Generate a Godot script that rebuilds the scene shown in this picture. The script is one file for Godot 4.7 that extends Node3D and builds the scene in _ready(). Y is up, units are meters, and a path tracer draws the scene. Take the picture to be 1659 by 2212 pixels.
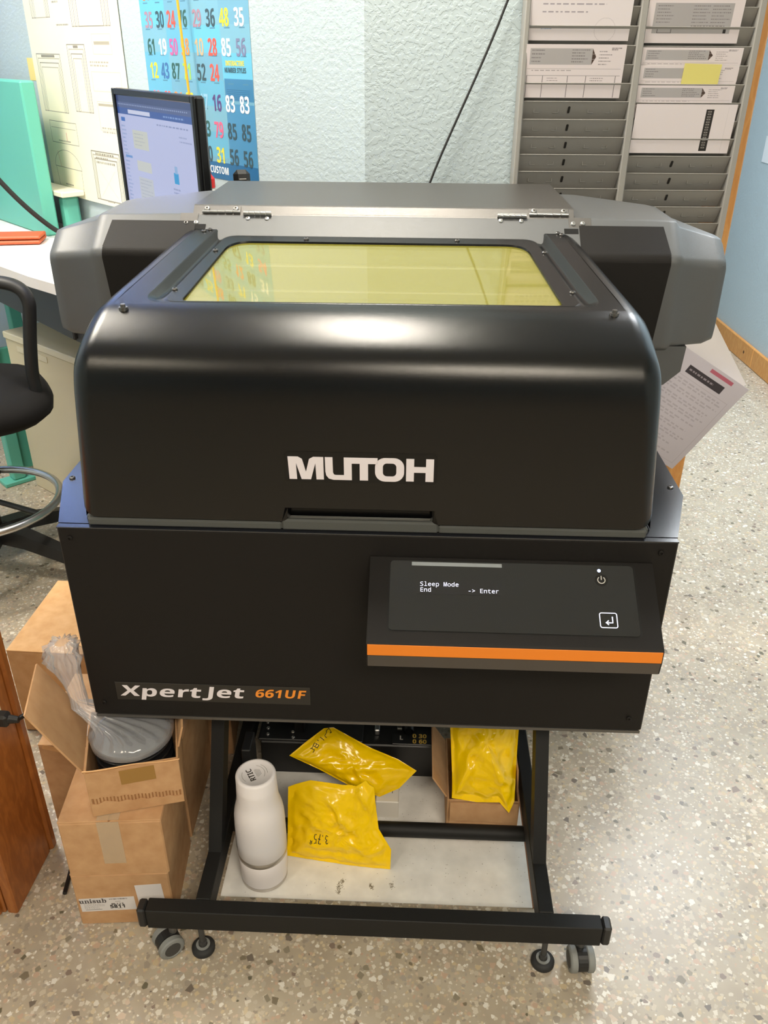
extends Node3D

var names := {}
var mats := {}
var machine: Node3D
var fonts := {}
var rng := RandomNumberGenerator.new()

const YAW := -2.1
const AT := Vector3(-0.032, 0, -1.168)


func _ready() -> void:
	rng.seed = 7
	# ---- camera
	var cam := Camera3D.new()
	cam.name = "camera"
	add_child(cam)
	cam.position = Vector3(0, 1.55, 0)
	cam.rotation_degrees = Vector3(-28.84, 0, 0.35)
	cam.fov = rad_to_deg(2.0 * atan(1106.0 / 1818.0))
	cam.near = 0.02
	cam.far = 60.0
	cam.current = true
	# ---- environment
	var we := WorldEnvironment.new()
	we.name = "environment"
	var env := Environment.new()
	env.background_mode = Environment.BG_COLOR
	env.background_color = Color(0.56, 0.68, 1.0)
	env.background_energy_multiplier = 22.0
	env.tonemap_mode = Environment.TONE_MAPPER_LINEAR
	env.tonemap_exposure = 1.15
	env.sdfgi_enabled = true
	env.ssao_enabled = true
	env.ssil_enabled = true
	we.environment = env
	add_child(we)
	# ---- ceiling lights: x, z, size x, size z, energy, tint
	var lamps := [
		[-0.1, -1.72, 0.3, 0.42, 3.2, Color(1.0, 0.965, 0.9), "square ceiling light panel above the printer"],
		[0.5, 1.0, 1.2, 0.6, 6.3, Color(1.0, 0.945, 0.86), "long ceiling light panel behind the camera position"],
		[-1.55, -2.15, 0.6, 0.6, 4.6, Color(1.0, 0.965, 0.9), "square ceiling light panel above the white desk"],
		[1.45, -3.3, 0.6, 1.2, 7.0, Color(0.97, 0.985, 1.0), "long ceiling light panel in the passage on the right"],
		[-1.7, 0.6, 0.6, 0.6, 1.6, Color(1.0, 0.94, 0.84), "square ceiling light panel over the left of the room"],
	]
	for l in lamps:
		ceiling_light(l)
	make_materials()
	build_room()
	build_machine()
	build_wall_things()
	build_desk_side()
	build_under_machine()
	build_boxes()
	build_right_side()


# ------------------------------------------------------------------ helpers
func numbered(called: String) -> String:
	if not names.has(called):
		names[called] = 0
		return called
	names[called] += 1
	return "%s_%03d" % [called, names[called]]


func tag(o: Node, label: String, category: String, group := "", kind := "") -> void:
	if label:
		o.set_meta("label", label)
	if category:
		o.set_meta("category", category)
	if group:
		o.set_meta("group", group)
	if kind:
		o.set_meta("kind", kind)


func thing(called: String, label: String, category: String, at := Vector3.ZERO, turn := 0.0, group := "") -> Node3D:
	var o := Node3D.new()
	o.name = numbered(called)
	add_child(o)
	o.position = at
	o.rotation.y = turn
	tag(o, label, category, group)
	return o


func mb() -> SurfaceTool:
	var st := SurfaceTool.new()
	st.begin(Mesh.PRIMITIVE_TRIANGLES)
	return st


func done(st: SurfaceTool, called: String, m: Material, parent: Node = null, label := "") -> MeshInstance3D:
	st.generate_normals()
	var o := MeshInstance3D.new()
	o.mesh = st.commit()
	o.material_override = m
	put(o, called, parent)
	if label:
		o.set_meta("label", label)
	return o


func inst(mesh: Mesh, called: String, m: Material, parent: Node, xf := Transform3D.IDENTITY) -> MeshInstance3D:
	var o := MeshInstance3D.new()
	o.mesh = mesh
	o.material_override = m
	o.transform = xf
	put(o, called, parent)
	return o


func put(o: Node3D, called: String, parent: Node) -> void:
	if parent == null:
		o.name = numbered(called)
		add_child(o)
	else:
		o.name = called
		parent.add_child(o, true)


func struct(st: SurfaceTool, called: String, m: Material) -> MeshInstance3D:
	var o := done(st, called, m)
	o.set_meta("kind", "structure")
	return o


# triangle and quad, corners counter-clockwise seen from outside
func tri(st: SurfaceTool, a: Vector3, b: Vector3, c: Vector3, s := -1, ua := Vector2.ZERO, ub := Vector2.ZERO, uc := Vector2.ZERO) -> void:
	st.set_smooth_group(s)
	st.set_uv(ua)
	st.add_vertex(a)
	st.set_uv(uc)
	st.add_vertex(c)
	st.set_uv(ub)
	st.add_vertex(b)


func quad(st: SurfaceTool, a: Vector3, b: Vector3, c: Vector3, d: Vector3, s := -1, uv := false) -> void:
	if uv:
		tri(st, a, b, c, s, Vector2(0, 1), Vector2(1, 1), Vector2(1, 0))
		tri(st, a, c, d, s, Vector2(0, 1), Vector2(1, 0), Vector2(0, 0))
	else:
		tri(st, a, b, c, s)
		tri(st, a, c, d, s)


# box with chamfered edges
func box(st: SurfaceTool, c: Vector3, size: Vector3, b := 0.0, xf := Transform3D.IDENTITY) -> void:
	var h := size * 0.5
	if b <= 0.0:
		for ax in 3:
			for sg in [-1.0, 1.0]:
				var n := Vector3.ZERO
				n[ax] = sg
				var u := Vector3.ZERO
				u[(ax + 1) % 3] = 1.0
				var v := n.cross(u)
				var p: Vector3 = c + n * h
				quad(st, xf * (p - u * h - v * h), xf * (p + u * h - v * h), xf * (p + u * h + v * h), xf * (p - u * h + v * h))
		return
	b = minf(b, minf(h.x, minf(h.y, h.z)) * 0.95)
	for ax in 3:
		for sg in [-1.0, 1.0]:
			var n := Vector3.ZERO
			n[ax] = sg
			var u := Vector3.ZERO
			u[(ax + 1) % 3] = 1.0
			var v := n.cross(u)
			var p: Vector3 = c + n * h
			var hu: Vector3 = u * (h - Vector3.ONE * b)
			var hv: Vector3 = v * (h - Vector3.ONE * b)
			quad(st, xf * (p - hu - hv), xf * (p + hu - hv), xf * (p + hu + hv), xf * (p - hu + hv))
	for ax in 3:
		var i := (ax + 1) % 3
		var j := (ax + 2) % 3
		for si in [-1.0, 1.0]:
			for sj in [-1.0, 1.0]:
				var a0 := Vector3.ZERO
				a0[i] = si * h[i]
				a0[j] = sj * (h[j] - b)
				var b0 := Vector3.ZERO
				b0[i] = si * (h[i] - b)
				b0[j] = sj * h[j]
				var l := Vector3.ZERO
				l[ax] = h[ax] - b
				var q := [c + a0 - l, c + a0 + l, c + b0 + l, c + b0 - l]
				if si * sj > 0:
					q = [q[0], q[3], q[2], q[1]]
				quad(st, xf * q[0], xf * q[1], xf * q[2], xf * q[3])
	for sx in [-1.0, 1.0]:
		for sy in [-1.0, 1.0]:
			for sz in [-1.0, 1.0]:
				var s := Vector3(sx, sy, sz)
				var px: Vector3 = c + s * (h - Vector3(0, b, b))
				var py: Vector3 = c + s * (h - Vector3(b, 0, b))
				var pz: Vector3 = c + s * (h - Vector3(b, b, 0))
				if sx * sy * sz > 0:
					tri(st, xf * px, xf * py, xf * pz)
				else:
					tri(st, xf * px, xf * pz, xf * py)


func box_part(called: String, c: Vector3, size: Vector3, b: float, m: Material, parent: Node = null, xf := Transform3D.IDENTITY) -> MeshInstance3D:
	var st := mb()
	box(st, c, size, b, xf)
	return done(st, called, m, parent)


# rings of equal length joined into a skin
func loft(st: SurfaceTool, rings: Array, s := 0, closed := true, cap_a := false, cap_b := false) -> void:
	for i in rings.size() - 1:
		var a: PackedVector3Array = rings[i]
		var b: PackedVector3Array = rings[i + 1]
		var n := a.size()
		for j in (n if closed else n - 1):
			var k := (j + 1) % n
			if a[j].is_equal_approx(a[k]):
				tri(st, a[j], b[k], b[j], s)
			elif b[j].is_equal_approx(b[k]):
				tri(st, a[j], a[k], b[k], s)
			else:
				var uj := float(j) / n
				var uk := float(j + 1) / n
				var v0 := float(i) / (rings.size() - 1)
				var v1 := float(i + 1) / (rings.size() - 1)
				tri(st, a[j], a[k], b[k], s, Vector2(uj, v0), Vector2(uk, v0), Vector2(uk, v1))
				tri(st, a[j], b[k], b[j], s, Vector2(uj, v0), Vector2(uk, v1), Vector2(uj, v1))
	if cap_a:
		fan(st, rings[0], true)
	if cap_b:
		fan(st, rings[-1], false)


func fan(st: SurfaceTool, r: PackedVector3Array, flip: bool) -> void:
	var c := Vector3.ZERO
	for p in r:
		c += p
	c /= r.size()
	for j in r.size():
		var k := (j + 1) % r.size()
		if flip:
			tri(st, c, r[k], r[j])
		else:
			tri(st, c, r[j], r[k])


# profile of (radius, height) turned about y
func lathe(st: SurfaceTool, prof: Array, n := 32, xf := Transform3D.IDENTITY, sharp := false) -> void:
	var rings := []
	for p in prof:
		var r := PackedVector3Array()
		for j in n:
			var t := -TAU * j / n
			r.append(xf * Vector3(p[0] * cos(t), p[1], p[0] * sin(t)))
		rings.append(r)
	if sharp:
		for i in rings.size() - 1:
			loft(st, [rings[i], rings[i + 1]], i + 1)
	else:
		loft(st, rings)


func cyl(st: SurfaceTool, a: Vector3, b: Vector3, r: float, n := 16, r2 := -1.0) -> void:
	var d := (b - a).normalized()
	var u := d.cross(Vector3.UP if absf(d.y) < 0.9 else Vector3.RIGHT).normalized()
	var v := d.cross(u)
	var ra := PackedVector3Array()
	var rb := PackedVector3Array()
	for j in n:
		var t := TAU * j / n
		ra.append(a + (u * cos(t) + v * sin(t)) * r)
		rb.append(b + (u * cos(t) + v * sin(t)) * (r2 if r2 >= 0 else r))
	loft(st, [ra, rb], 0, true, true, true)


func tube(st: SurfaceTool, pts: Array, r: float, n := 10, closed := false, squash := 1.0) -> void:
	var rings := []
	var u := Vector3.ZERO
	for i in pts.size():
		var p: Vector3 = pts[i]
		var d: Vector3
		if closed:
			d = pts[(i + 1) % pts.size()] - pts[(i - 1 + pts.size()) % pts.size()]
		else:
			d = pts[mini(i + 1, pts.size() - 1)] - pts[maxi(i - 1, 0)]
		d = d.normalized()
		if u == Vector3.ZERO:
			u = d.cross(Vector3.UP if absf(d.y) < 0.9 else Vector3.RIGHT).normalized()
		u = (u - d * u.dot(d)).normalized()
		var v := d.cross(u)
		var ring := PackedVector3Array()
		for j in n:
			var t := TAU * j / n
			ring.append(p + u * cos(t) * r + v * sin(t) * r * squash)
		rings.append(ring)
	if closed:
		rings.append(rings[0])
	loft(st, rings, 0, true, not closed, not closed)


func smooth_path(pts: Array, steps := 8) -> Array:
	var out := []
	for i in pts.size() - 1:
		var p0: Vector3 = pts[maxi(i - 1, 0)]
		var p1: Vector3 = pts[i]
		var p2: Vector3 = pts[i + 1]
		var p3: Vector3 = pts[mini(i + 2, pts.size() - 1)]
		for k in steps:
			var t := float(k) / steps
			out.append(p1.cubic_interpolate(p2, p0, p3, t))
	out.append(pts[-1])
	return out


# flat polygon (x, y) pushed from z = 0 to z = depth
func prism(st: SurfaceTool, poly: PackedVector2Array, depth: float, xf := Transform3D.IDENTITY, back := true) -> void:
	var p := poly
	if Geometry2D.is_polygon_clockwise(p):
		p = poly.duplicate()
		p.reverse()
	var idx := Geometry2D.triangulate_polygon(p)
	for i in range(0, idx.size(), 3):
		var a := p[idx[i]]
		var b := p[idx[i + 1]]
		var c := p[idx[i + 2]]
		if (b - a).cross(c - a) < 0:
			var t := b
			b = c
			c = t
		tri(st, xf * Vector3(a.x, a.y, depth), xf * Vector3(b.x, b.y, depth), xf * Vector3(c.x, c.y, depth))
		if back:
			tri(st, xf * Vector3(a.x, a.y, 0), xf * Vector3(c.x, c.y, 0), xf * Vector3(b.x, b.y, 0))
	for i in p.size():
		var a := p[i]
		var b := p[(i + 1) % p.size()]
		quad(st, xf * Vector3(a.x, a.y, 0), xf * Vector3(b.x, b.y, 0), xf * Vector3(b.x, b.y, depth), xf * Vector3(a.x, a.y, depth))


func rounded(w: float, h: float, r: float, n := 5) -> PackedVector2Array:
	var out := PackedVector2Array()
	for q in 4:
		var c := Vector2((w / 2 - r) * (1 if q in [0, 3] else -1), (h / 2 - r) * (1 if q < 2 else -1))
		for k in n + 1:
			var t := PI / 2 * (q + float(k) / n)
			out.append(c + Vector2(cos(t), sin(t)) * r)
	return out


# rounded quadrilateral with a fixed number of points, so that such loops can be joined
func quad_loop(c: Array, radii: Array, per_side := 6, per_corner := 8) -> PackedVector2Array:
	var out := PackedVector2Array()
	var n := c.size()
	var ends := []
	for i in n:
		var p: Vector2 = c[i]
		var a: Vector2 = (c[(i - 1 + n) % n] - p).normalized()
		var b: Vector2 = (c[(i + 1) % n] - p).normalized()
		var half := acos(clampf(a.dot(b), -1, 1)) / 2.0
		var d: float = radii[i] / tan(half)
		ends.append([p + a * d, p, p + b * d])
	for i in n:
		var e: Array = ends[i]
		for k in per_corner + 1:
			var t := float(k) / per_corner
			var q: Vector2 = e[0].lerp(e[1], t).lerp(e[1].lerp(e[2], t), t)
			out.append(q)
		var nx: Vector2 = ends[(i + 1) % n][0]
		for k in range(1, per_side):
			out.append(e[2].lerp(nx, float(k) / per_side))
	return out


# surface f(u, v) on a grid; with thick > 0 a second skin and a rim
func sheet(st: SurfaceTool, f: Callable, nu: int, nv: int, thick := 0.0, s := 0) -> void:
	var p := []
	for i in nu + 1:
		var row := PackedVector3Array()
		for j in nv + 1:
			row.append(f.call(float(i) / nu, float(j) / nv))
		p.append(row)
	var nrm := []
	for i in nu + 1:
		var row := PackedVector3Array()
		for j in nv + 1:
			var du: Vector3 = p[mini(i + 1, nu)][j] - p[maxi(i - 1, 0)][j]
			var dv: Vector3 = p[i][mini(j + 1, nv)] - p[i][maxi(j - 1, 0)]
			row.append(du.cross(dv).normalized())
		nrm.append(row)
	for i in nu:
		for j in nv:
			var ua := Vector2(float(i) / nu, 1.0 - float(j) / nv)
			var ub := Vector2(float(i + 1) / nu, 1.0 - float(j) / nv)
			var uc := Vector2(float(i + 1) / nu, 1.0 - float(j + 1) / nv)
			var ud := Vector2(float(i) / nu, 1.0 - float(j + 1) / nv)
			tri(st, p[i][j], p[i + 1][j], p[i + 1][j + 1], s, ua, ub, uc)
			tri(st, p[i][j], p[i + 1][j + 1], p[i][j + 1], s, ua, uc, ud)
			if thick > 0:
				var a: Vector3 = p[i][j] - nrm[i][j] * thick
				var b: Vector3 = p[i + 1][j] - nrm[i + 1][j] * thick
				var c: Vector3 = p[i + 1][j + 1] - nrm[i + 1][j + 1] * thick
				var d: Vector3 = p[i][j + 1] - nrm[i][j + 1] * thick
				tri(st, a, c, b, s + 1)
				tri(st, a, d, c, s + 1)
				if i == 0:
					quad(st, a, p[i][j], p[i][j + 1], d)
				if i == nu - 1:
					quad(st, p[i + 1][j], b, c, p[i + 1][j + 1])
				if j == 0:
					quad(st, a, b, p[i + 1][j], p[i][j])
				if j == nv - 1:
					quad(st, p[i][j + 1], p[i + 1][j + 1], c, d)


func font(kind := "Droid Sans", bold := true) -> SystemFont:
	var key := kind + str(bold)
	if not fonts.has(key):
		var f := SystemFont.new()
		f.font_names = PackedStringArray([kind])
		f.font_weight = 700 if bold else 400
		fonts[key] = f
	return fonts[key]


# raised lettering; em is the letter size in metres, the text faces +z of xf
func text(words: String, em: float, m: Material, parent: Node, xf: Transform3D, called := "lettering", kind := "Droid Sans", bold := true, depth := 0.0006, align := HORIZONTAL_ALIGNMENT_CENTER) -> MeshInstance3D:
	var t := TextMesh.new()
	t.text = words
	t.font = font(kind, bold)
	t.font_size = 64
	t.pixel_size = em / 64.0
	t.depth = depth
	t.curve_step = 2.0
	t.horizontal_alignment = align
	return inst(t, called, m, parent, xf)


func mat(c: Color, rough := 0.6, metal := 0.0, spec := 0.5) -> StandardMaterial3D:
	var m := StandardMaterial3D.new()
	m.albedo_color = c
	m.roughness = rough
	m.metallic = metal
	m.metallic_specular = spec
	return m


func rgb(r: int, g: int, b: int) -> Color:
	return Color(r / 255.0, g / 255.0, b / 255.0)


func noise(freq: float, kind := FastNoiseLite.TYPE_SIMPLEX_SMOOTH, octaves := 3, sd := 1) -> FastNoiseLite:
	var n := FastNoiseLite.new()
	n.noise_type = kind
	n.frequency = freq
	n.seed = sd
	n.fractal_octaves = octaves
	return n


func noise_tex(n: FastNoiseLite, size := 512, ramp: Gradient = null, normal := false, strength := 8.0) -> NoiseTexture2D:
	var t := NoiseTexture2D.new()
	t.width = size
	t.height = size
	t.seamless = not normal
	t.noise = n
	t.as_normal_map = normal
	t.bump_strength = strength
	if ramp:
		t.color_ramp = ramp
	return t


func ramp(stops: Array) -> Gradient:
	var g := Gradient.new()
	var o := PackedFloat32Array()
	var c := PackedColorArray()
	for s in stops:
		o.append(s[0])
		c.append(s[1])
	g.offsets = o
	g.colors = c
	return g


func tri_map(m: StandardMaterial3D, per_metre: float, world := false) -> void:
	m.uv1_triplanar = true
	m.uv1_world_triplanar = world
	m.uv1_scale = Vector3.ONE * per_metre


func bumpy(m: StandardMaterial3D, n: FastNoiseLite, per_metre: float, depth: float, size := 512) -> StandardMaterial3D:
	m.normal_enabled = true
	m.normal_texture = noise_tex(n, size, null, true, depth)
	m.normal_scale = 1.0
	tri_map(m, per_metre)
	return m


func paint_tex(w: int, h: int, base: Color, draw: Callable) -> ImageTexture:
	var im := Image.create(w, h, false, Image.FORMAT_RGB8)
	im.fill(base)
	draw.call(im)
	return ImageTexture.create_from_image(im)


func printed(w: int, h: int, base: Color, draw: Callable, rough := 0.6) -> StandardMaterial3D:
	var m := mat(Color.WHITE, rough)
	m.albedo_texture = paint_tex(w, h, base, draw)
	m.texture_repeat = false
	return m


func r(im: Image, x: float, y: float, w: float, h: float, c: Color) -> void:
	im.fill_rect(Rect2i(int(x), int(y), maxi(1, int(w)), maxi(1, int(h))), c)


# rows of short dashes that stand for small print too fine to read
func small_print(im: Image, x: float, y: float, w: float, rows: int, pitch: float, th: float, c: Color, sd := 1) -> void:
	var g := RandomNumberGenerator.new()
	g.seed = sd
	for k in rows:
		var at := x
		var stop := x + w * g.randf_range(0.55, 1.0)
		while at < stop:
			var l := g.randf_range(0.03, 0.1) * w
			r(im, at, y + k * pitch, minf(l, stop - at), th, c)
			at += l + 0.025 * w


func line(im: Image, a: Vector2, b: Vector2, c: Color, th := 1) -> void:
	var n := int(maxf(absf(b.x - a.x), absf(b.y - a.y))) + 1
	for i in n + 1:
		var p := a.lerp(b, float(i) / n)
		im.fill_rect(Rect2i(int(p.x), int(p.y), th, th), c)


func frame_rect(im: Image, x: float, y: float, w: float, h: float, c: Color, th := 1) -> void:
	r(im, x, y, w, th, c)
	r(im, x, y + h - th, w, th, c)
	r(im, x, y, th, h, c)
	r(im, x + w - th, y, th, h, c)


func ceiling_light(l: Array) -> void:
	var t := thing("ceiling_light", l[6], "light", Vector3(l[0], 2.7, l[1]))
	var fr := mb()
	var w: float = l[2]
	var d: float = l[3]
	for sx in [-1.0, 1.0]:
		box(fr, Vector3(sx * (w / 2 + 0.012), -0.012, 0), Vector3(0.024, 0.024, d + 0.048), 0.003)
		box(fr, Vector3(0, -0.012, sx * (d / 2 + 0.012)), Vector3(w, 0.024, 0.024), 0.003)
	done(fr, "frame", mat(Color(0.85, 0.85, 0.84), 0.5), t)
	var glow := mat(Color(0.9, 0.9, 0.9), 0.6)
	glow.emission_enabled = true
	glow.emission = l[5]
	glow.emission_energy_multiplier = 3.0
	box_part("diffuser", Vector3(0, -0.008, 0), Vector3(w, 0.012, d), 0.0, glow, t)
	var a := AreaLight3D.new()
	a.name = "panel_light"
	a.area_size = Vector2(w, d)
	a.light_color = l[5]
	a.light_energy = l[4]
	a.shadow_enabled = true
	a.area_range = 12.0
	a.area_attenuation = 2.0
	t.add_child(a, true)
	a.position = Vector3(0, -0.022, 0)
	a.rotation_degrees = Vector3(-90, 0, 0)


# ------------------------------------------------------------------ materials
func make_materials() -> void:
	var grain := noise(0.35, FastNoiseLite.TYPE_SIMPLEX, 2, 3)
	mats.coat = bumpy(mat(rgb(26, 24, 23), 0.5, 0.0, 0.3), grain, 9.0, 1.2)
	mats.hood = bumpy(mat(rgb(6, 6, 7), 0.24, 0.0, 0.47), grain, 7.0, 0.4)
	mats.grey = bumpy(mat(rgb(86, 88, 90), 0.42, 0.0, 0.5), grain, 8.0, 0.7)
	mats.plate = bumpy(mat(rgb(96, 94, 92), 0.36, 0.6, 0.5), grain, 9.0, 0.9)
	mats.bed = mat(rgb(34, 36, 42), 0.2, 0.12, 0.85)
	mats.stand = bumpy(mat(rgb(22, 22, 22), 0.55, 0.0, 0.4), grain, 9.0, 1.0)
	mats.steel = mat(rgb(200, 200, 200), 0.28, 0.95)
	mats.dull_steel = mat(rgb(150, 148, 145), 0.42, 0.9)
	mats.bolt = mat(rgb(120, 118, 116), 0.3, 0.9)
	mats.black = mat(rgb(26, 26, 27), 0.5)
	mats.gloss_black = mat(rgb(12, 12, 14), 0.06, 0.0, 0.8)
	mats.rubber = mat(rgb(34, 34, 35), 0.7)
	mats.gasket = bumpy(mat(rgb(74, 76, 74), 0.75), grain, 9.0, 1.4)
	mats.orange = mat(rgb(224, 124, 22), 0.5)
	mats.white_print = mat(rgb(222, 216, 222), 0.5)
	mats.orange_print = mat(rgb(232, 140, 40), 0.5)
	mats.tyre = mat(rgb(128, 130, 128), 0.6)
	mats.hub = mat(rgb(60, 60, 60), 0.55)
	var amber := mat(Color(0.68, 0.66, 0.28, 0.32), 0.03, 0.0, 0.9)
	amber.transparency = BaseMaterial3D.TRANSPARENCY_ALPHA
	mats.amber = amber
	# wall paint with a knocked-down plaster relief
	mats.wall = wall_paint(rgb(184, 198, 204))
	mats.ceiling = mat(rgb(236, 235, 230), 0.9)
	mats.floor = mat(Color.WHITE, 0.36, 0.0, 0.5)
	mats.floor.albedo_texture = terrazzo()
	tri_map(mats.floor, 1.0 / 1.25, true)
	mats.pine = wood(rgb(222, 164, 96), rgb(204, 138, 70), 0.45)
	mats.door_wood = wood(rgb(170, 104, 46), rgb(132, 74, 28), 0.4)
	# corrugated board
	var kraft := ramp([[0.0, rgb(178, 136, 96)], [0.45, rgb(188, 147, 107)], [1.0, rgb(198, 158, 117)]])
	mats.card = mat(Color.WHITE, 0.8, 0.0, 0.35)
	mats.card.albedo_texture = noise_tex(noise(0.02, FastNoiseLite.TYPE_SIMPLEX_SMOOTH, 5, 9), 512, kraft)
	tri_map(mats.card, 2.2)
	mats.card_pale = mat(Color.WHITE, 0.8, 0.0, 0.35)
	mats.card_pale.albedo_texture = noise_tex(noise(0.02, FastNoiseLite.TYPE_SIMPLEX_SMOOTH, 5, 12), 512, ramp([[0.0, rgb(205, 158, 108)], [1.0, rgb(222, 178, 130)]]))
	tri_map(mats.card_pale, 2.2)
	mats.paper = mat(rgb(232, 226, 226), 0.7)
	mats.yellow_bag = mat(rgb(253, 209, 2), 0.2, 0.0, 0.5)
	mats.yellow_bag.backlight_enabled = true
	mats.yellow_bag.backlight = Color(0.3, 0.22, 0.0)
	mats.ink = mat(rgb(40, 38, 26), 0.6)
	var tape := mat(Color(0.86, 0.78, 0.66, 0.35), 0.12)
	tape.transparency = BaseMaterial3D.TRANSPARENCY_ALPHA
	mats.tape = tape
	var film := mat(Color(0.93, 0.94, 0.97, 0.24), 0.1, 0.0, 0.7)
	film.transparency = BaseMaterial3D.TRANSPARENCY_ALPHA
	mats.film = film


func wall_paint(c: Color) -> StandardMaterial3D:
	var m := mat(c, 0.75, 0.0, 0.35)
	m.normal_enabled = true
	m.normal_texture = noise_tex(noise(0.022, FastNoiseLite.TYPE_SIMPLEX_SMOOTH, 5, 21), 1024, ramp([[0.0, Color.BLACK], [0.48, Color(0.2, 0.2, 0.2)], [0.58, Color(0.8, 0.8, 0.8)], [1.0, Color.WHITE]]), true, 1.6)
	tri_map(m, 2.6, true)
	return m


func wood(a: Color, b: Color, rough: float) -> StandardMaterial3D:
	var m := mat(Color.WHITE, rough)
	var n := noise(0.012, FastNoiseLite.TYPE_SIMPLEX_SMOOTH, 4, 5)
	var im := Image.create(256, 1024, false, Image.FORMAT_RGB8)
	for y in 1024:
		for x in 256:
			var v := n.get_noise_2d(x * 3.0, y * 0.25) * 0.5 + 0.5
			var w := absf(sin((x * 0.11 + v * 9.0)))
			var f := n.get_noise_2d(x * 30.0, y * 0.9) * 0.25
			im.set_pixel(x, y, a.lerp(b, clampf(w * 0.55 + f + v * 0.3, 0.0, 1.0)))
	m.albedo_texture = ImageTexture.create_from_image(im)
	tri_map(m, 2.0, true)
	return m


# chips of marble set in cement and ground flat
func terrazzo() -> ImageTexture:
	const N := 1600
	var data := PackedByteArray()
	data.resize(N * N * 3)
	var g := RandomNumberGenerator.new()
	g.seed = 42
	var cement := [rgb(168, 156, 137), rgb(160, 148, 131), rgb(174, 163, 145)]
	var spots := noise(0.006, FastNoiseLite.TYPE_SIMPLEX_SMOOTH, 3, 4)
	for y in N:
		for x in N:
			var v := spots.get_noise_2d(x, y)
			var c: Color = cement[0].lerp(cement[1] if v < 0 else cement[2], minf(absf(v) * 2.0, 1.0))
			var i := (y * N + x) * 3
			data[i] = int(c.r * 255)
			data[i + 1] = int(c.g * 255)
			data[i + 2] = int(c.b * 255)
	var tones := [rgb(196, 187, 171), rgb(206, 199, 185), rgb(188, 177, 158), rgb(180, 170, 153), rgb(170, 160, 145), rgb(193, 178, 151), rgb(184, 166, 136), rgb(158, 150, 138), rgb(188, 168, 149), rgb(213, 208, 197), rgb(150, 140, 126), rgb(180, 155, 134)]
	var darks := [rgb(118, 108, 90), rgb(98, 92, 74), rgb(132, 124, 106), rgb(108, 98, 88), rgb(128, 112, 100), rgb(146, 138, 124)]
	var sizes := [[16000, 2.6, 4.6, false], [8000, 4.0, 7.0, false], [3000, 6.0, 10.5, false], [430, 6.0, 12.0, true], [260, 3.0, 5.5, true]]
	for grade in sizes:
		for k in grade[0]:
			var c: Color = darks[g.randi() % darks.size()] if grade[3] else tones[g.randi() % tones.size()]
			var rad := g.randf_range(grade[1], grade[2])
			var cx := g.randf() * N
			var cy := g.randf() * N
			var sides := g.randi_range(4, 7)
			var nx := PackedFloat32Array()
			var ny := PackedFloat32Array()
			var off := PackedFloat32Array()
			var t0 := g.randf() * TAU
			var squash := g.randf_range(0.55, 1.0)
			for s in sides:
				var t := t0 + TAU * (s + g.randf_range(-0.25, 0.25)) / sides
				nx.append(cos(t))
				ny.append(sin(t))
				off.append(rad * g.randf_range(0.62, 1.0) * lerpf(1.0, squash, absf(cos(t - t0))))
			var ri := int(rad * 1.35) + 1
			for dy in range(-ri, ri + 1):
				for dx in range(-ri, ri + 1):
					var inside := true
					for s in sides:
						if dx * nx[s] + dy * ny[s] > off[s]:
							inside = false
							break
					if inside:
						var i := (posmod(int(cy) + dy, N) * N + posmod(int(cx) + dx, N)) * 3
						data[i] = int(c.r * 255)
						data[i + 1] = int(c.g * 255)
						data[i + 2] = int(c.b * 255)
	return ImageTexture.create_from_image(Image.create_from_data(N, N, false, Image.FORMAT_RGB8, data))


# ------------------------------------------------------------------ room
# a point by the angled wall: s metres along it from the corner, d metres out from it
func nook(s: float, d: float, y: float) -> Vector3:
	return Vector3(-0.049 - 0.681 * s - 0.7325 * d, y, -2.1 - 0.7325 * s + 0.681 * d)


func slab(called: String, plan: Array, y0: float, y1: float, m: Material) -> MeshInstance3D:
	var st := mb()
	var p := PackedVector2Array()
	for q in plan:
		p.append(Vector2(q[0], q[1]))
	# the prism is pushed along y: (x, -z) in the plane, z up
	var flat := PackedVector2Array()
	for q in p:
		flat.append(Vector2(q.x, -q.y))
	prism(st, flat, y1 - y0, Transform3D(Basis(Vector3.RIGHT, Vector3.FORWARD, Vector3.UP), Vector3(0, y0, 0)))
	return struct(st, called, m)


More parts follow.
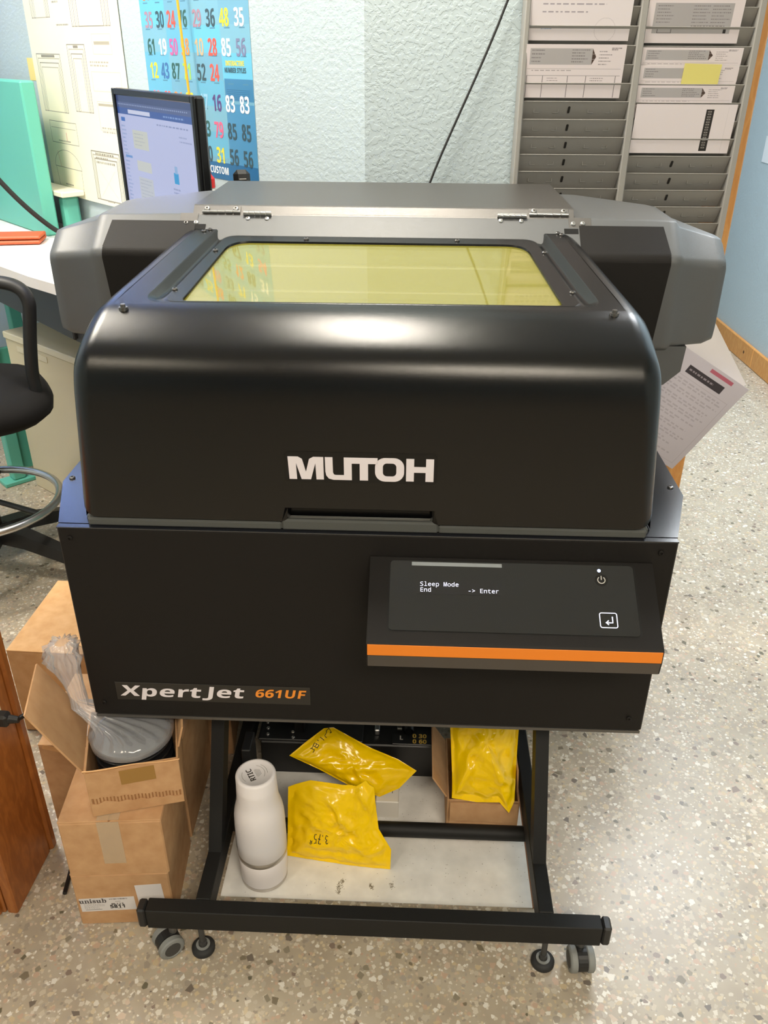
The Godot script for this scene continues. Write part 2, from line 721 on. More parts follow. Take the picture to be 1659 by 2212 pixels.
func build_room() -> void:
	var outer := [[-2.75, -7.15], [2.2, -7.15], [2.2, 5.3], [-2.75, 5.3]]
	slab("floor", outer, -0.1, 0.0, mats.floor)
	slab("ceiling", outer, 2.7, 2.8, mats.ceiling)
	slab("wall_back_right", [[-0.049, -2.1], [0.8, -2.1], [0.8, -2.24], [-0.049, -2.24]], 0.0, 2.7, mats.wall)
	# the angled wall with a high window in it
	var w0 := 1.2
	var w1 := 3.3
	var y0 := 1.96
	var y1 := 2.55
	var st := mb()
	var part := func(s0: float, s1: float, lo: float, hi: float) -> void:
		box(st, Vector3.ZERO, Vector3(s1 - s0, hi - lo, 0.13), 0.0, Transform3D(wall_basis(), nook((s0 + s1) / 2, -0.065, (lo + hi) / 2)))
	part.call(0.0, w0, 0.0, 2.7)
	part.call(w1, 3.8, 0.0, 2.7)
	part.call(w0, w1, 0.0, y0)
	part.call(w0, w1, y1, 2.7)
	struct(st, "wall_back_left", mats.wall)
	var win := mb()
	var wm := Vector2((w0 + w1) / 2, (y0 + y1) / 2)
	for e in [[w0 + 0.02, wm.y, 0.04, y1 - y0], [w1 - 0.02, wm.y, 0.04, y1 - y0], [wm.x, wm.y, 0.04, y1 - y0], [wm.x, y0 + 0.02, w1 - w0, 0.04], [wm.x, y1 - 0.02, w1 - w0, 0.04]]:
		box(win, Vector3.ZERO, Vector3(e[2], e[3], 0.06), 0.003, Transform3D(wall_basis(), nook(e[0], -0.065, e[1])))
	var wf := struct(win, "window_1", mat(rgb(230, 230, 226), 0.5))
	var clear := mat(Color(0.95, 0.97, 1.0, 0.04), 0.02)
	clear.transparency = BaseMaterial3D.TRANSPARENCY_ALPHA
	for s in [-1.0, 1.0]:
		box_part("pane", Vector3.ZERO, Vector3((w1 - w0) / 2 - 0.06, y1 - y0 - 0.08, 0.005), 0.0, clear, wf, Transform3D(wall_basis(), nook(wm.x + s * (w1 - w0) / 4, -0.065, wm.y)))
	slab("wall_left", [[-2.75, 5.3], [-2.6, 5.3], [-2.6, -5.0], [-2.75, -5.0]], 0.0, 2.7, mats.wall)
	slab("wall_front", [[-2.6, 5.15], [2.05, 5.15], [2.05, 5.3], [-2.6, 5.3]], 0.0, 2.7, mats.wall)
	slab("wall_right", [[2.05, 5.3], [2.2, 5.3], [2.2, -7.15], [2.05, -7.15]], 0.0, 2.7, mats.wall)
	slab("wall_passage_left", [[0.66, -2.24], [0.8, -2.24], [0.8, -7.0], [0.66, -7.0]], 0.0, 2.7, mats.wall)
	slab("wall_passage_end", [[0.66, -7.0], [2.05, -7.0], [2.05, -7.15], [0.66, -7.15]], 0.0, 2.7, mats.wall)
	# pine skirting along the passage wall and the pine casing at the wall's end
	var sk := mb()
	for k in 5:
		box(sk, Vector3(2.041, 0.055, -5.9 + 2.2 * k + 0.3), Vector3(0.018, 0.11, 2.197), 0.004)
	var bs := struct(sk, "baseboard_right", mats.pine)
	for z in [-4.62, -5.02, -4.2]:
		var kn := mb()
		cyl(kn, Vector3(2.0325, 0.055, z), Vector3(2.0312, 0.055, z), 0.009, 10)
		done(kn, "knot", mat(rgb(92, 56, 26), 0.6), bs)
	var tr := mb()
	box(tr, Vector3(0.7835, 1.35, -2.0925), Vector3(0.077, 2.69, 0.014), 0.003)
	box(tr, Vector3(0.811, 1.35, -2.17), Vector3(0.02, 2.69, 0.14), 0.003)
	struct(tr, "trim_1", mats.pine)


# ------------------------------------------------------------------ printer
const TILT := 0.13963
const FACE := -0.0030
# the hood's nose in side view, from the top down to the face: z, height, angle of the normal from upright
const NOSE := [[-0.1170, 1.2019, 0.143], [-0.1072, 1.2000, 0.235], [-0.0976, 1.1972, 0.347], [-0.0883, 1.1936, 0.393], [-0.0791, 1.1895, 0.434], [-0.0701, 1.1852, 0.469], [-0.0613, 1.1805, 0.499], [-0.0526, 1.1756, 0.531], [-0.0440, 1.1704, 0.563], [-0.0357, 1.1649, 0.606], [-0.0279, 1.1587, 0.747], [-0.0211, 1.1514, 0.901], [-0.0155, 1.1431, 1.051], [-0.0111, 1.1341, 1.177], [-0.0078, 1.1247, 1.303], [-0.0056, 1.1149, 1.391], [-0.0042, 1.1050, 1.475], [-0.0035, 1.0950, 1.515], [-0.0031, 1.0850, 1.550], [-0.0030, 1.0793, 1.569]]
const EDGE := 0.032
const S0 := -0.0152


func top(x: float, s: float, up := 0.0) -> Vector3:
	return Vector3(x, 1.204 + s * sin(TILT) + up * cos(TILT), -0.132 - s * cos(TILT) + up * sin(TILT))


func hood_width(y: float, z: float) -> float:
	return 0.462 - 0.09 * (y - 0.885) - 0.13 * maxf(0.0, -0.13 - z) - 0.1 * maxf(0.0, y - 1.13)


# one point of the hood: path runs up the front, over the nose and back along the top; col runs across
func hood_point(path: Array, j: int, col: Array) -> Vector3:
	var side: float = col[0]
	var th: float = col[1]
	var ins := EDGE * (1.0 - cos(th))
	var e: Array = path[j]
	var y: float
	var z: float
	if e[0] == 0:
		y = e[1]
		if j == 0:
			y += 0.022 * (1.0 - cos(th))
		z = FACE - ins
	elif e[0] == 1:
		var q: Array = NOSE[e[1]]
		y = q[1] - ins * cos(q[2])
		z = q[0] - ins * sin(q[2])
	else:
		var p := top(0, e[1], -ins)
		y = p.y
		z = p.z
	var w := hood_width(y, z)
	return Vector3(side * (w - EDGE + EDGE * sin(th)), y, z)


func build_machine() -> void:
	machine = thing("flatbed_printer", "large black and grey flatbed printer with amber window on a wheeled stand", "printer", AT, deg_to_rad(YAW))
	build_base()
	build_hood()
	build_cover()
	build_control()
	build_stand()


func screw(at: Vector3, n: Vector3, rad: float, m: Material, parent: Node, called := "screw") -> void:
	var st := mb()
	var b := Basis.looking_at(n, Vector3.UP if absf(n.y) < 0.9 else Vector3.RIGHT)
	var xf := Transform3D(b * Basis(Vector3.RIGHT, -PI / 2), at)
	lathe(st, [[rad, 0.0], [rad, rad * 0.35], [rad * 0.8, rad * 0.62], [rad * 0.42, rad * 0.68], [rad * 0.36, rad * 0.3], [0.0, rad * 0.28]], 14, xf, true)
	done(st, called, m, parent)


func build_base() -> void:
	var plan := PackedVector2Array([Vector2(-0.5, 0.012), Vector2(0.5, 0.012), Vector2(0.548, 0.16), Vector2(0.548, 0.8), Vector2(-0.548, 0.8), Vector2(-0.548, 0.16)])
	var up := Basis(Vector3.RIGHT, Vector3.FORWARD, Vector3.UP)
	var st := mb()
	prism(st, plan, 0.398, Transform3D(up, Vector3(0, 0.466, 0)))
	done(st, "base_body", mats.coat, machine)
	# bed plates left and right of the hood and the strip along the front
	var plate := PackedVector2Array([Vector2(-0.503, 0.013), Vector2(0.503, 0.013), Vector2(0.551, 0.16), Vector2(0.551, 0.4), Vector2(-0.551, 0.4), Vector2(-0.551, 0.16)])
	st = mb()
	prism(st, plate, 0.0022, Transform3D(up, Vector3(0, 0.8642, 0)))
	done(st, "bed_plate", mats.bed, machine)
	st = mb()
	box(st, Vector3(0, 0.8648, -0.005), Vector3(1.004, 0.0024, 0.0125), 0.0006)
	done(st, "front_strip", mats.bed, machine)
	# front panel with folded edges
	st = mb()
	box(st, Vector3(0, 0.665, -0.006), Vector3(1.004, 0.398, 0.012), 0.0025)
	var fp := done(st, "front_panel", mats.coat, machine)
	st = mb()
	prism(st, PackedVector2Array([Vector2(-0.5, 0.0), Vector2(0.5, 0.0), Vector2(0.48, 0.026), Vector2(-0.478, 0.026)]), 0.006, Transform3D(up, Vector3(0, 0.4595, 0.0)))
	done(st, "bottom_lip", mats.plate, machine)
	for p in [Vector2(-0.4825, 0.845), Vector2(0.4765, 0.845), Vector2(-0.4805, 0.495), Vector2(0.4755, 0.495)]:
		screw(Vector3(p.x, p.y, 0.0), Vector3(0, 0, 1), 0.0048, mats.coat, fp)
	for p in [Vector2(-0.5385, -0.173), Vector2(0.536, -0.189)]:
		screw(Vector3(p.x, 0.8664, p.y), Vector3.UP, 0.0055, mats.bolt, machine)
	for y in [0.81, 0.56]:
		for sx in [-1.0, 1.0]:
			screw(Vector3(sx * 0.512, y, -0.045), Vector3(sx, 0, 0.3).normalized(), 0.006, mats.black, machine)
	# product name plate
	st = mb()
	box(st, Vector3(-0.2765, 0.5235, 0.0004), Vector3(0.355, 0.0405, 0.0008), 0.0002)
	var np := done(st, "name_plate", mat(rgb(23, 22, 21), 0.35), machine, "dark name plate with the printer's name")
	text("Xpert", 0.0335, mats.white_print, np, Transform3D(Basis(Vector3(1.66, 0, 0), Vector3(0.2, 1, 0), Vector3.BACK), Vector3(-0.4445, 0.5245, 0.001)), "lettering", "Droid Sans", true, 0.0008, HORIZONTAL_ALIGNMENT_LEFT)
	text("Jet", 0.0335, mats.white_print, np, Transform3D(Basis(Vector3(1.6, 0, 0), Vector3(0.2, 1, 0), Vector3.BACK), Vector3(-0.2885, 0.5265, 0.001)), "lettering", "Droid Sans", true, 0.0008, HORIZONTAL_ALIGNMENT_LEFT)
	text("661UF", 0.0255, mats.orange_print, np, Transform3D(Basis(Vector3(1.25, 0, 0), Vector3(0.2, 1, 0), Vector3.BACK), Vector3(-0.1995, 0.527, 0.001)), "lettering", "Droid Sans", true, 0.0008, HORIZONTAL_ALIGNMENT_LEFT)


func build_hood() -> void:
	var cols := []
	for k in 7:
		cols.append([-1.0, PI / 2 * (1.0 - k / 6.0)])
	for k in 7:
		cols.append([1.0, PI / 2 * k / 6.0])
	var path := [[0, 0.8845], [0, 0.9095], [0, 0.98]]
	for k in range(NOSE.size() - 1, 0, -1):
		path.append([1, k])
	path.append([2, S0])
	var nose_end := path.size() - 1
	for k in range(1, 9):
		path.append([2, lerpf(S0, 0.352, k / 8.0)])
	var last := path.size() - 1
	var st := mb()
	for j in last:
		for q in cols.size() - 1:
			var centre: bool = q == 6
			if centre and (j == 0 or j >= nose_end):
				continue
			quad(st, hood_point(path, j, cols[q]), hood_point(path, j, cols[q + 1]), hood_point(path, j + 1, cols[q + 1]), hood_point(path, j + 1, cols[q]), 1)
	# lowest strip of the front with the grip cut into it
	var y0 := 0.8845
	var y1 := 0.9095
	var xl := -0.126
	var xr := 0.112
	var w := hood_width(y0, FACE) - EDGE
	var w1 := hood_width(y1, FACE) - EDGE
	var zb := FACE - 0.02
	quad(st, Vector3(-w, y0, FACE), Vector3(xl - 0.006, y0, FACE), Vector3(xl, y1, FACE), Vector3(-w1, y1, FACE), 1)
	quad(st, Vector3(xr + 0.006, y0, FACE), Vector3(w, y0, FACE), Vector3(w1, y1, FACE), Vector3(xr, y1, FACE), 1)
	# grip: rounded rim, walls and back
	quad(st, Vector3(xl, y1, FACE), Vector3(xr, y1, FACE), Vector3(xr - 0.004, y1 - 0.003, FACE - 0.004), Vector3(xl + 0.004, y1 - 0.003, FACE - 0.004))
	quad(st, Vector3(xl + 0.004, y1 - 0.003, FACE - 0.004), Vector3(xr - 0.004, y1 - 0.003, FACE - 0.004), Vector3(xr - 0.008, y1 - 0.006, zb), Vector3(xl + 0.008, y1 - 0.006, zb))
	quad(st, Vector3(xl - 0.006, y0, FACE), Vector3(xl + 0.002, y0, FACE - 0.004), Vector3(xl + 0.004, y1 - 0.003, FACE - 0.004), Vector3(xl, y1, FACE))
	quad(st, Vector3(xl + 0.002, y0, FACE - 0.004), Vector3(xl + 0.006, y0, zb), Vector3(xl + 0.008, y1 - 0.006, zb), Vector3(xl + 0.004, y1 - 0.003, FACE - 0.004))
	quad(st, Vector3(xr - 0.002, y0, FACE - 0.004), Vector3(xr + 0.006, y0, FACE), Vector3(xr, y1, FACE), Vector3(xr - 0.004, y1 - 0.003, FACE - 0.004))
	quad(st, Vector3(xr - 0.006, y0, zb), Vector3(xr - 0.002, y0, FACE - 0.004), Vector3(xr - 0.004, y1 - 0.003, FACE - 0.004), Vector3(xr - 0.008, y1 - 0.006, zb))
	quad(st, Vector3(xl + 0.006, y0, zb), Vector3(xr - 0.006, y0, zb), Vector3(xr - 0.008, y1 - 0.006, zb), Vector3(xl + 0.008, y1 - 0.006, zb))
	# underside rim so that the shell reads as a shell
	for sx in [-1.0, 1.0]:
		quad(st, Vector3(sx * w, y0, FACE), Vector3((xl if sx < 0 else xr) + sx * 0.006, y0, FACE), Vector3((xl if sx < 0 else xr) + sx * 0.006, y0, zb), Vector3(sx * w, y0, zb))
	# side walls down to the bed, behind the cover line down to the slope
	for sx in [-1.0, 1.0]:
		var col := [sx, PI / 2]
		for j in range(3, last):
			var a := hood_point(path, j, col)
			var b := hood_point(path, j + 1, col)
			var la := side_foot(a, sx)
			var lb := side_foot(b, sx)
			quad(st, la, a, b, lb, 3)
	# rear lip
	var rl := hood_point(path, last, [-1.0, 0.0])
	var rr := hood_point(path, last, [1.0, 0.0])
	quad(st, rr, rl, rl + Vector3(0, -0.004, 0.001), rr + Vector3(0, -0.004, 0.001))
	# top panel: rings from the hood's edges down into the groove and up to the window frame
	var wf := hood_width(top(0, S0).y, top(0, S0).z) - EDGE
	var wr := hood_width(top(0, 0.352).y, top(0, 0.352).z) - EDGE
	var loops := [
		[quad_loop([Vector2(-wf, S0), Vector2(wf, S0), Vector2(wr, 0.352), Vector2(-wr, 0.352)], [0.0001, 0.0001, 0.0001, 0.0001]), 0.0],
		[quad_loop([Vector2(-0.353, -0.008), Vector2(0.363, -0.003), Vector2(0.3115, 0.3475), Vector2(-0.3035, 0.3475)], [0.03, 0.03, 0.03, 0.03]), 0.0],
		[quad_loop([Vector2(-0.350, -0.0065), Vector2(0.360, -0.0015), Vector2(0.309, 0.3445), Vector2(-0.301, 0.3445)], [0.03, 0.03, 0.03, 0.03]), -0.0015],
		[quad_loop([Vector2(-0.342, -0.005), Vector2(0.352, 0.0), Vector2(0.303, 0.337), Vector2(-0.295, 0.337)], [0.028, 0.028, 0.03, 0.03]), -0.0105],
		[quad_loop([Vector2(-0.338, -0.0042), Vector2(0.348, 0.0008), Vector2(0.300, 0.333), Vector2(-0.292, 0.333)], [0.027, 0.027, 0.03, 0.03]), -0.012],
		[quad_loop([Vector2(-0.332, -0.0034), Vector2(0.342, 0.0016), Vector2(0.2955, 0.325), Vector2(-0.2875, 0.325)], [0.026, 0.026, 0.03, 0.03]), -0.011],
		[quad_loop([Vector2(-0.325, -0.0026), Vector2(0.335, 0.0024), Vector2(0.290, 0.314), Vector2(-0.282, 0.314)], [0.024, 0.024, 0.03, 0.03]), -0.004],
		[quad_loop([Vector2(-0.321, -0.0018), Vector2(0.331, 0.0032), Vector2(0.288, 0.310), Vector2(-0.280, 0.310)], [0.022, 0.022, 0.03, 0.03]), -0.003],
		[quad_loop([Vector2(-0.294, 0.0012), Vector2(0.304, 0.0052), Vector2(0.270, 0.2815), Vector2(-0.266, 0.2815)], [0.012, 0.012, 0.045, 0.045]), -0.003],
		[quad_loop([Vector2(-0.293, 0.0022), Vector2(0.303, 0.0062), Vector2(0.269, 0.2805), Vector2(-0.265, 0.2805)], [0.012, 0.012, 0.045, 0.045]), -0.0062],
	]
	var rings := []
	for l in loops:
		var ring := PackedVector3Array()
		for q in l[0]:
			var f := smoothstep(-0.005, 0.05, q.y)
			var deep: float = l[1]
			if deep < -0.003:
				deep = lerpf(-0.002, deep, f)
			else:
				deep = deep * lerpf(0.5, 1.0, f)
			ring.append(top(q.x, q.y, deep))
		rings.append(ring)
	loft(st, [rings[0], rings[1]], 1)
	loft(st, rings.slice(1, 8), 2)
	loft(st, [rings[7], rings[8]], 4)
	loft(st, [rings[8], rings[9]], 5)
	var hood := done(st, "hood", mats.hood, machine, "black moulded hood")
	# amber pane under the frame
	var pane := mb()
	var pl := PackedVector2Array()
	for q in quad_loop([Vector2(-0.302, -0.010), Vector2(0.312, -0.006), Vector2(0.279, 0.290), Vector2(-0.275, 0.290)], [0.012, 0.012, 0.045, 0.045]):
		pl.append(q)
	var bt := top(0, 0)
	prism(pane, pl, 0.003, Transform3D(Basis(Vector3.RIGHT, (top(0, 1) - bt).normalized(), (top(0, 0, 1) - bt).normalized()), top(0, 0, -0.0095)))
	done(pane, "window_pane", mats.amber, hood, "transparent amber window pane")
	# seal under the hood's front edge
	var seal := mb()
	for seg in [[-0.447, -0.136], [-0.130, 0.116], [0.122, 0.447]]:
		var yy: float = 0.8815 if seg[0] != -0.130 else 0.8865
		box(seal, Vector3((seg[0] + seg[1]) / 2, (0.867 + yy) / 2, FACE - 0.007), Vector3(seg[1] - seg[0] + 0.006, yy - 0.867, 0.012), 0.003)
	for sx in [-1.0, 1.0]:
		box(seal, Vector3(sx * 0.449, 0.874, -0.19), Vector3(0.012, 0.013, 0.35), 0.003)
	done(seal, "seal", mats.gasket, hood)
	for b in [[-0.3141, 0.0484], [-0.2845, 0.2288], [-0.1295, 0.2935], [0.1475, 0.296], [0.3002, 0.2401], [0.3241, 0.0602]]:
		screw(top(b[0], b[1], -0.003), Vector3(0, cos(TILT), sin(TILT)), 0.0048, mats.bolt, hood, "bolt")
	for b in [[-0.374, -0.033], [0.375, -0.026]]:
		var st2 := mb()
		var at := top(b[0], b[1], 0.0)
		cyl(st2, at - Vector3(0, 0.004, 0), at + Vector3(0, 0.0015, 0), 0.007, 16)
		cyl(st2, at, at + Vector3(0, 0.006, 0), 0.0042, 6)
		done(st2, "bolt", mats.bolt, hood)
	for b in [[-0.3245, 0.3215], [-0.315, 0.331], [-0.3075, 0.3445], [0.3232, 0.344], [0.3407, 0.327], [0.335, 0.336]]:
		screw(top(b[0], b[1], 0.0), Vector3(0, cos(TILT), sin(TILT)), 0.0045, mats.bolt, hood, "bolt")
	# logo: label field and letters
	var lf := mb()
	prism(lf, rounded(0.236, 0.052, 0.006), 0.0004, Transform3D(Basis.IDENTITY, Vector3(-0.0045, 0.9825, FACE)))
	var plate := done(lf, "logo_plate", mat(rgb(12, 12, 13), 0.3, 0.0, 0.42), hood)
	logo(plate)
	# what shows through the pane: the white table and the carriage beam
	var tab := mb()
	box(tab, Vector3(0, 0.872, -0.215), Vector3(0.78, 0.01, 0.36), 0.001)
	done(tab, "vacuum_table", mat(rgb(206, 204, 196), 0.5), machine)
	var beam := mb()
	box(beam, Vector3(0, 1.07, -0.405), Vector3(0.8, 0.26, 0.02), 0.002)
	for k in 5:
		box(beam, Vector3(0, 0.97 + 0.045 * k, -0.39), Vector3(0.78, 0.014, 0.012), 0.002)
	done(beam, "carriage_beam", mat(rgb(132, 130, 122), 0.5, 0.3), machine)


func side_foot(a: Vector3, sx: float) -> Vector3:
	var y := 0.868
	if a.z < -0.408:
		y = 1.222 + (-0.408 - a.z) * 0.55
		return Vector3(sx * hood_width(y, a.z), minf(y, a.y), a.z)
	return Vector3(sx * hood_width(y, a.z), y, a.z)


func logo(parent: Node) -> void:
	# letters drawn on a grid of 1430 x 240 units
	var letters := [
		[[115, 0], [215, 0], [255, 22], [290, 148], [325, 22], [365, 0], [465, 0], [465, 222], [392, 222], [385, 62], [338, 222], [245, 222], [195, 62], [200, 222], [125, 222]],
		[[480, 0], [555, 0], [557, 150], [565, 168], [580, 174], [665, 174], [665, 0], [995, 0], [995, 58], [902, 58], [902, 222], [820, 222], [820, 58], [742, 58], [742, 222], [560, 222], [515, 210], [490, 180], [482, 140]],
		[[1275, 0], [1352, 0], [1352, 78], [1468, 78], [1468, 0], [1545, 0], [1545, 222], [1466, 222], [1466, 134], [1352, 134], [1352, 222], [1275, 222]],
	]
	var k := 0.2255 / 1430.0
	var xf := Transform3D(Basis.IDENTITY, Vector3(-0.1172, 1.0, FACE + 0.0003))
	for l in letters:
		var p := PackedVector2Array()
		for q in l:
			p.append(Vector2((q[0] - 115) * k, -q[1] * k * 1.1))
		var st := mb()
		prism(st, p, 0.0008, xf)
		done(st, "letter", mats.white_print, parent)
	# the O as a ring between two rounded outlines
	var ring_st := mb()
	var a := rounded(285 * k, 232 * k * 1.1, 100 * k, 8)
	var b := rounded(132 * k, 128 * k * 1.1, 40 * k, 8)
	var c := Vector3((1113 - 115) * k, -113 * k * 1.1, 0)
	for i in a.size():
		var j := (i + 1) % a.size()
		var zz := Vector3(0, 0, 0.0008)
		var a0 := xf * (c + Vector3(a[i].x, a[i].y, 0))
		var a1 := xf * (c + Vector3(a[j].x, a[j].y, 0))
		var b0 := xf * (c + Vector3(b[i].x, b[i].y, 0))
		var b1 := xf * (c + Vector3(b[j].x, b[j].y, 0))
		quad(ring_st, a0 + zz, a1 + zz, b1 + zz, b0 + zz)
		quad(ring_st, a0, a1, a1 + zz, a0 + zz)
		quad(ring_st, b1, b0, b0 + zz, b1 + zz)
	done(ring_st, "letter", mats.white_print, parent)


func slope(x: float, s: float, up := 0.0) -> Vector3:
	# on the sloping front of the centre sheet, s metres down from its fold
	var a := 0.6847
	return Vector3(x, 1.287 - s * sin(a) + up * cos(a), -0.512 + s * cos(a) + up * sin(a))


func build_cover() -> void:
	# grey end covers and body: rounded outlines in side view joined along x
	var xc := 0.0125
	var sec := [
		[-0.635, -0.440, 1.198, -0.486, 1.233, -0.525, 1.075],
		[-0.630, -0.429, 1.206, -0.486, 1.241, -0.535, 1.062],
		[-0.612, -0.426, 1.208, -0.489, 1.245, -0.565, 1.054],
		[-0.553, -0.425, 1.211, -0.496, 1.260, -0.655, 1.048],
		[-0.545, -0.417, 1.216, -0.495, 1.270, -0.67, 1.044],
		[-0.530, -0.416, 1.217, -0.495, 1.271, -0.69, 1.044],
		[-0.400, -0.416, 1.217, -0.495, 1.273, -0.80, 1.044],
		[-0.250, -0.416, 1.217, -0.495, 1.273, -0.83, 1.044],
	]
	var all := sec.duplicate()
	for k in range(sec.size() - 1, -1, -1):
		var m: Array = sec[k].duplicate()
		m[0] = -m[0]
		all.append(m)
	var rings := []
	for e in all:
		var lp := quad_loop([Vector2(e[1], e[6]), Vector2(e[1], e[2]), Vector2(e[3], e[4]), Vector2(e[5], e[4]), Vector2(e[5] - 0.01, e[6])], [0.016, 0.022, 0.016, 0.012, 0.006], 3, 6)
		var ring := PackedVector3Array()
		for q in lp:
			ring.append(Vector3(xc + e[0], q.y, q.x))
		rings.append(ring)
	var st := mb()
	loft(st, rings, 1, true, true, true)
	var cover := done(st, "gantry_cover", mats.grey, machine, "grey moulded cover of the print carriage")
	# skirts below the covers
	for sx in [-1.0, 1.0]:
		st = mb()
		var poly := PackedVector2Array([Vector2(0.40, 1.05), Vector2(0.585, 1.05), Vector2(0.582, 1.0), Vector2(0.553, 0.972), Vector2(0.535, 0.968), Vector2(0.40, 0.968)])
		var pp := PackedVector2Array()
		for q in poly:
			pp.append(Vector2(q.x * sx + xc, q.y))
		prism(st, pp, 0.36, Transform3D(Basis.IDENTITY, Vector3(0, 0, -0.79)))
		done(st, "cover_skirt", mats.grey, machine)
	# rear housing that carries the gantry on the base
	box_part("gantry_housing", Vector3(xc, 0.957, -0.60), Vector3(0.76, 0.18, 0.34), 0.004, mats.coat, machine)
	# black inset panels that follow the fold
	for side in [[-0.512 + 0.0, -0.345], [0.375, 0.538]]:
		st = mb()
		var lp := []
		var base := quad_loop([Vector2(-0.416, 1.044), Vector2(-0.416, 1.217), Vector2(-0.495, 1.273), Vector2(-0.83, 1.273), Vector2(-0.84, 1.044)], [0.016, 0.022, 0.016, 0.012, 0.006], 3, 6)
		# from the front face up over the fold to just under the top edge
		lp.append(Vector2(-0.4148, 1.058))
		for i in range(9, 16):
			var q := base[i]
			var out := (q - Vector2(-0.5, 1.15)).normalized()
			lp.append(q + Vector2(out.x, out.y) * 0.0013)
		var e := Vector2(-0.416, 1.217).lerp(Vector2(-0.495, 1.273), 0.8) + Vector2(0.58, 0.82) * 0.0013
		lp.append(e)
		for i in lp.size() - 1:
			var p: Vector2 = lp[i]
			var q: Vector2 = lp[i + 1]
			var t0: float = 0.012 if i == 0 else 0.0
			var t1: float = 0.004 if i == lp.size() - 2 else 0.0
			var x0: float = side[0] + (t0 if side[0] < 0 else 0.0)
			var x1: float = side[1] - (t0 if side[0] > 0 else 0.0)
			var x2: float = side[0] + (t1 + 0.004 * i / lp.size() if side[0] < 0 else 0.0)
			var x3: float = side[1] - (t1 + 0.004 * i / lp.size() if side[0] > 0 else 0.0)
			quad(st, Vector3(x0, p.y, p.x), Vector3(x1, p.y, p.x), Vector3(x3, q.y, q.x), Vector3(x2, q.y, q.x), 1)
			var inn := Vector3(0, -0.001, -0.002)
			quad(st, Vector3(x0, p.y, p.x) + inn, Vector3(x0, p.y, p.x), Vector3(x2, q.y, q.x), Vector3(x2, q.y, q.x) + inn)
			quad(st, Vector3(x1, p.y, p.x), Vector3(x1, p.y, p.x) + inn, Vector3(x3, q.y, q.x) + inn, Vector3(x3, q.y, q.x))
		done(st, "inset_panel", mats.plate if false else mats.coat, cover)
	# dark sheet over the middle, folded down to the hood
	st = mb()
	var prof := [Vector2(-0.845, 1.276), Vector2(-0.845, 1.284), Vector2(-0.842, 1.287), Vector2(-0.5145, 1.287), Vector2(-0.5105, 1.2855)]
	var foot := slope(0, 0.068)
	prof.append(Vector2(foot.z, foot.y))
	prof.append(Vector2(foot.z - 0.004, foot.y - 0.003))
	prof.append(Vector2(-0.516, 1.28))
	prof.append(Vector2(-0.52, 1.276))
	var poly := PackedVector2Array()
	for q in prof:
		poly.append(Vector2(-q.x, q.y))
	prism(st, poly, 0.72, Transform3D(Basis(Vector3(0, 0, -1), Vector3(0, 1, 0), Vector3(1, 0, 0)), Vector3(-0.353, 0, 0)))
	var sheet_top := done(st, "top_sheet", mats.plate, machine, "dark metal sheet along the top")
	# side brackets of the sheet
	for sx in [-1.0, 1.0]:
		st = mb()
		var x0 := -0.376 if sx < 0 else 0.356
		var x1 := -0.342 if sx < 0 else 0.398
		var a0 := slope(x0, 0.022, 0.0015)
		var c0 := slope(x1, 0.09 if sx > 0 else 0.092, 0.0)
		quad(st, slope(x0, 0.094, 0.0015), slope(x1, 0.094, 0.0015), slope(x1, 0.022, 0.0015), a0)
		quad(st, slope(x0, 0.094, -0.002), slope(x0, 0.094, 0.0015), a0, slope(x0, 0.022, -0.002))
		quad(st, slope(x1, 0.094, 0.0015), slope(x1, 0.094, -0.002), slope(x1, 0.022, -0.002), slope(x1, 0.022, 0.0015))
		quad(st, slope(x0, 0.094, -0.002), slope(x1, 0.094, -0.002), slope(x1, 0.094, 0.0015), slope(x0, 0.094, 0.0015))
		done(st, "bracket", mats.plate, sheet_top)
		# dark slot through which the hood's arm passes
		st = mb()
		var n0 := -0.351 if sx < 0 else 0.347
		box(st, Vector3.ZERO, Vector3(0.026, 0.0016, 0.012), 0.0, Transform3D(Basis(Vector3.RIGHT, 0.6847), slope(n0 + 0.013, 0.055, 0.0022)))
		done(st, "slot", mat(rgb(6, 6, 6), 0.9), sheet_top)
	var nrm := Vector3(0, cos(0.6847), sin(0.6847))
	for s in [[-0.363, 0.046, 0], [-0.344, 0.045, 1], [-0.362, 0.08, 0], [0.364, 0.037, 1], [0.382, 0.036, 1], [0.384, 0.074, 1], [-0.247, 0.033, 1], [-0.211, 0.033, 1], [0.23, 0.031, 1], [0.268, 0.031, 1]]:
		screw(slope(s[0], s[1], 0.0014 if absf(s[0]) > 0.3 else 0.0), nrm, 0.0045, mats.steel if s[2] else mats.bolt, sheet_top)
	# hinges
	for h in [[-0.335, -0.262, 0.006, 0.021, true], [-0.256, -0.202, 0.015, 0.0255, false], [0.223, 0.278, 0.0115, 0.023, false], [0.283, 0.357, 0.003, 0.018, true]]:
		st = mb()
		var xm: float = (h[0] + h[1]) / 2
		var len: float = h[1] - h[0]
		if h[4]:
			box(st, Vector3.ZERO, Vector3(len, 0.0016, 0.014), 0.0004, Transform3D(Basis(Vector3.RIGHT, 0.6847), slope(xm, h[2] + 0.006, 0.001)))
		var hg := done(st, "hinge", mats.plate, sheet_top) if h[4] else null
		st = mb()
		var r0 := 0.0026 if h[4] else 0.0042
		for k in 5:
			cyl(st, slope(h[0] + len * k / 5.0 + 0.0004, h[3] - 0.002, r0), slope(h[0] + len * (k + 1) / 5.0 - 0.0004, h[3] - 0.002, r0), r0, 12)
		done(st, "hinge_barrel", mats.steel, hg if hg else sheet_top)
		if h[4]:
			for t in [0.12, 0.87]:
				screw(slope(h[0] + len * t, h[2] + 0.006, 0.0018), nrm, 0.0052, mats.dull_steel, hg)


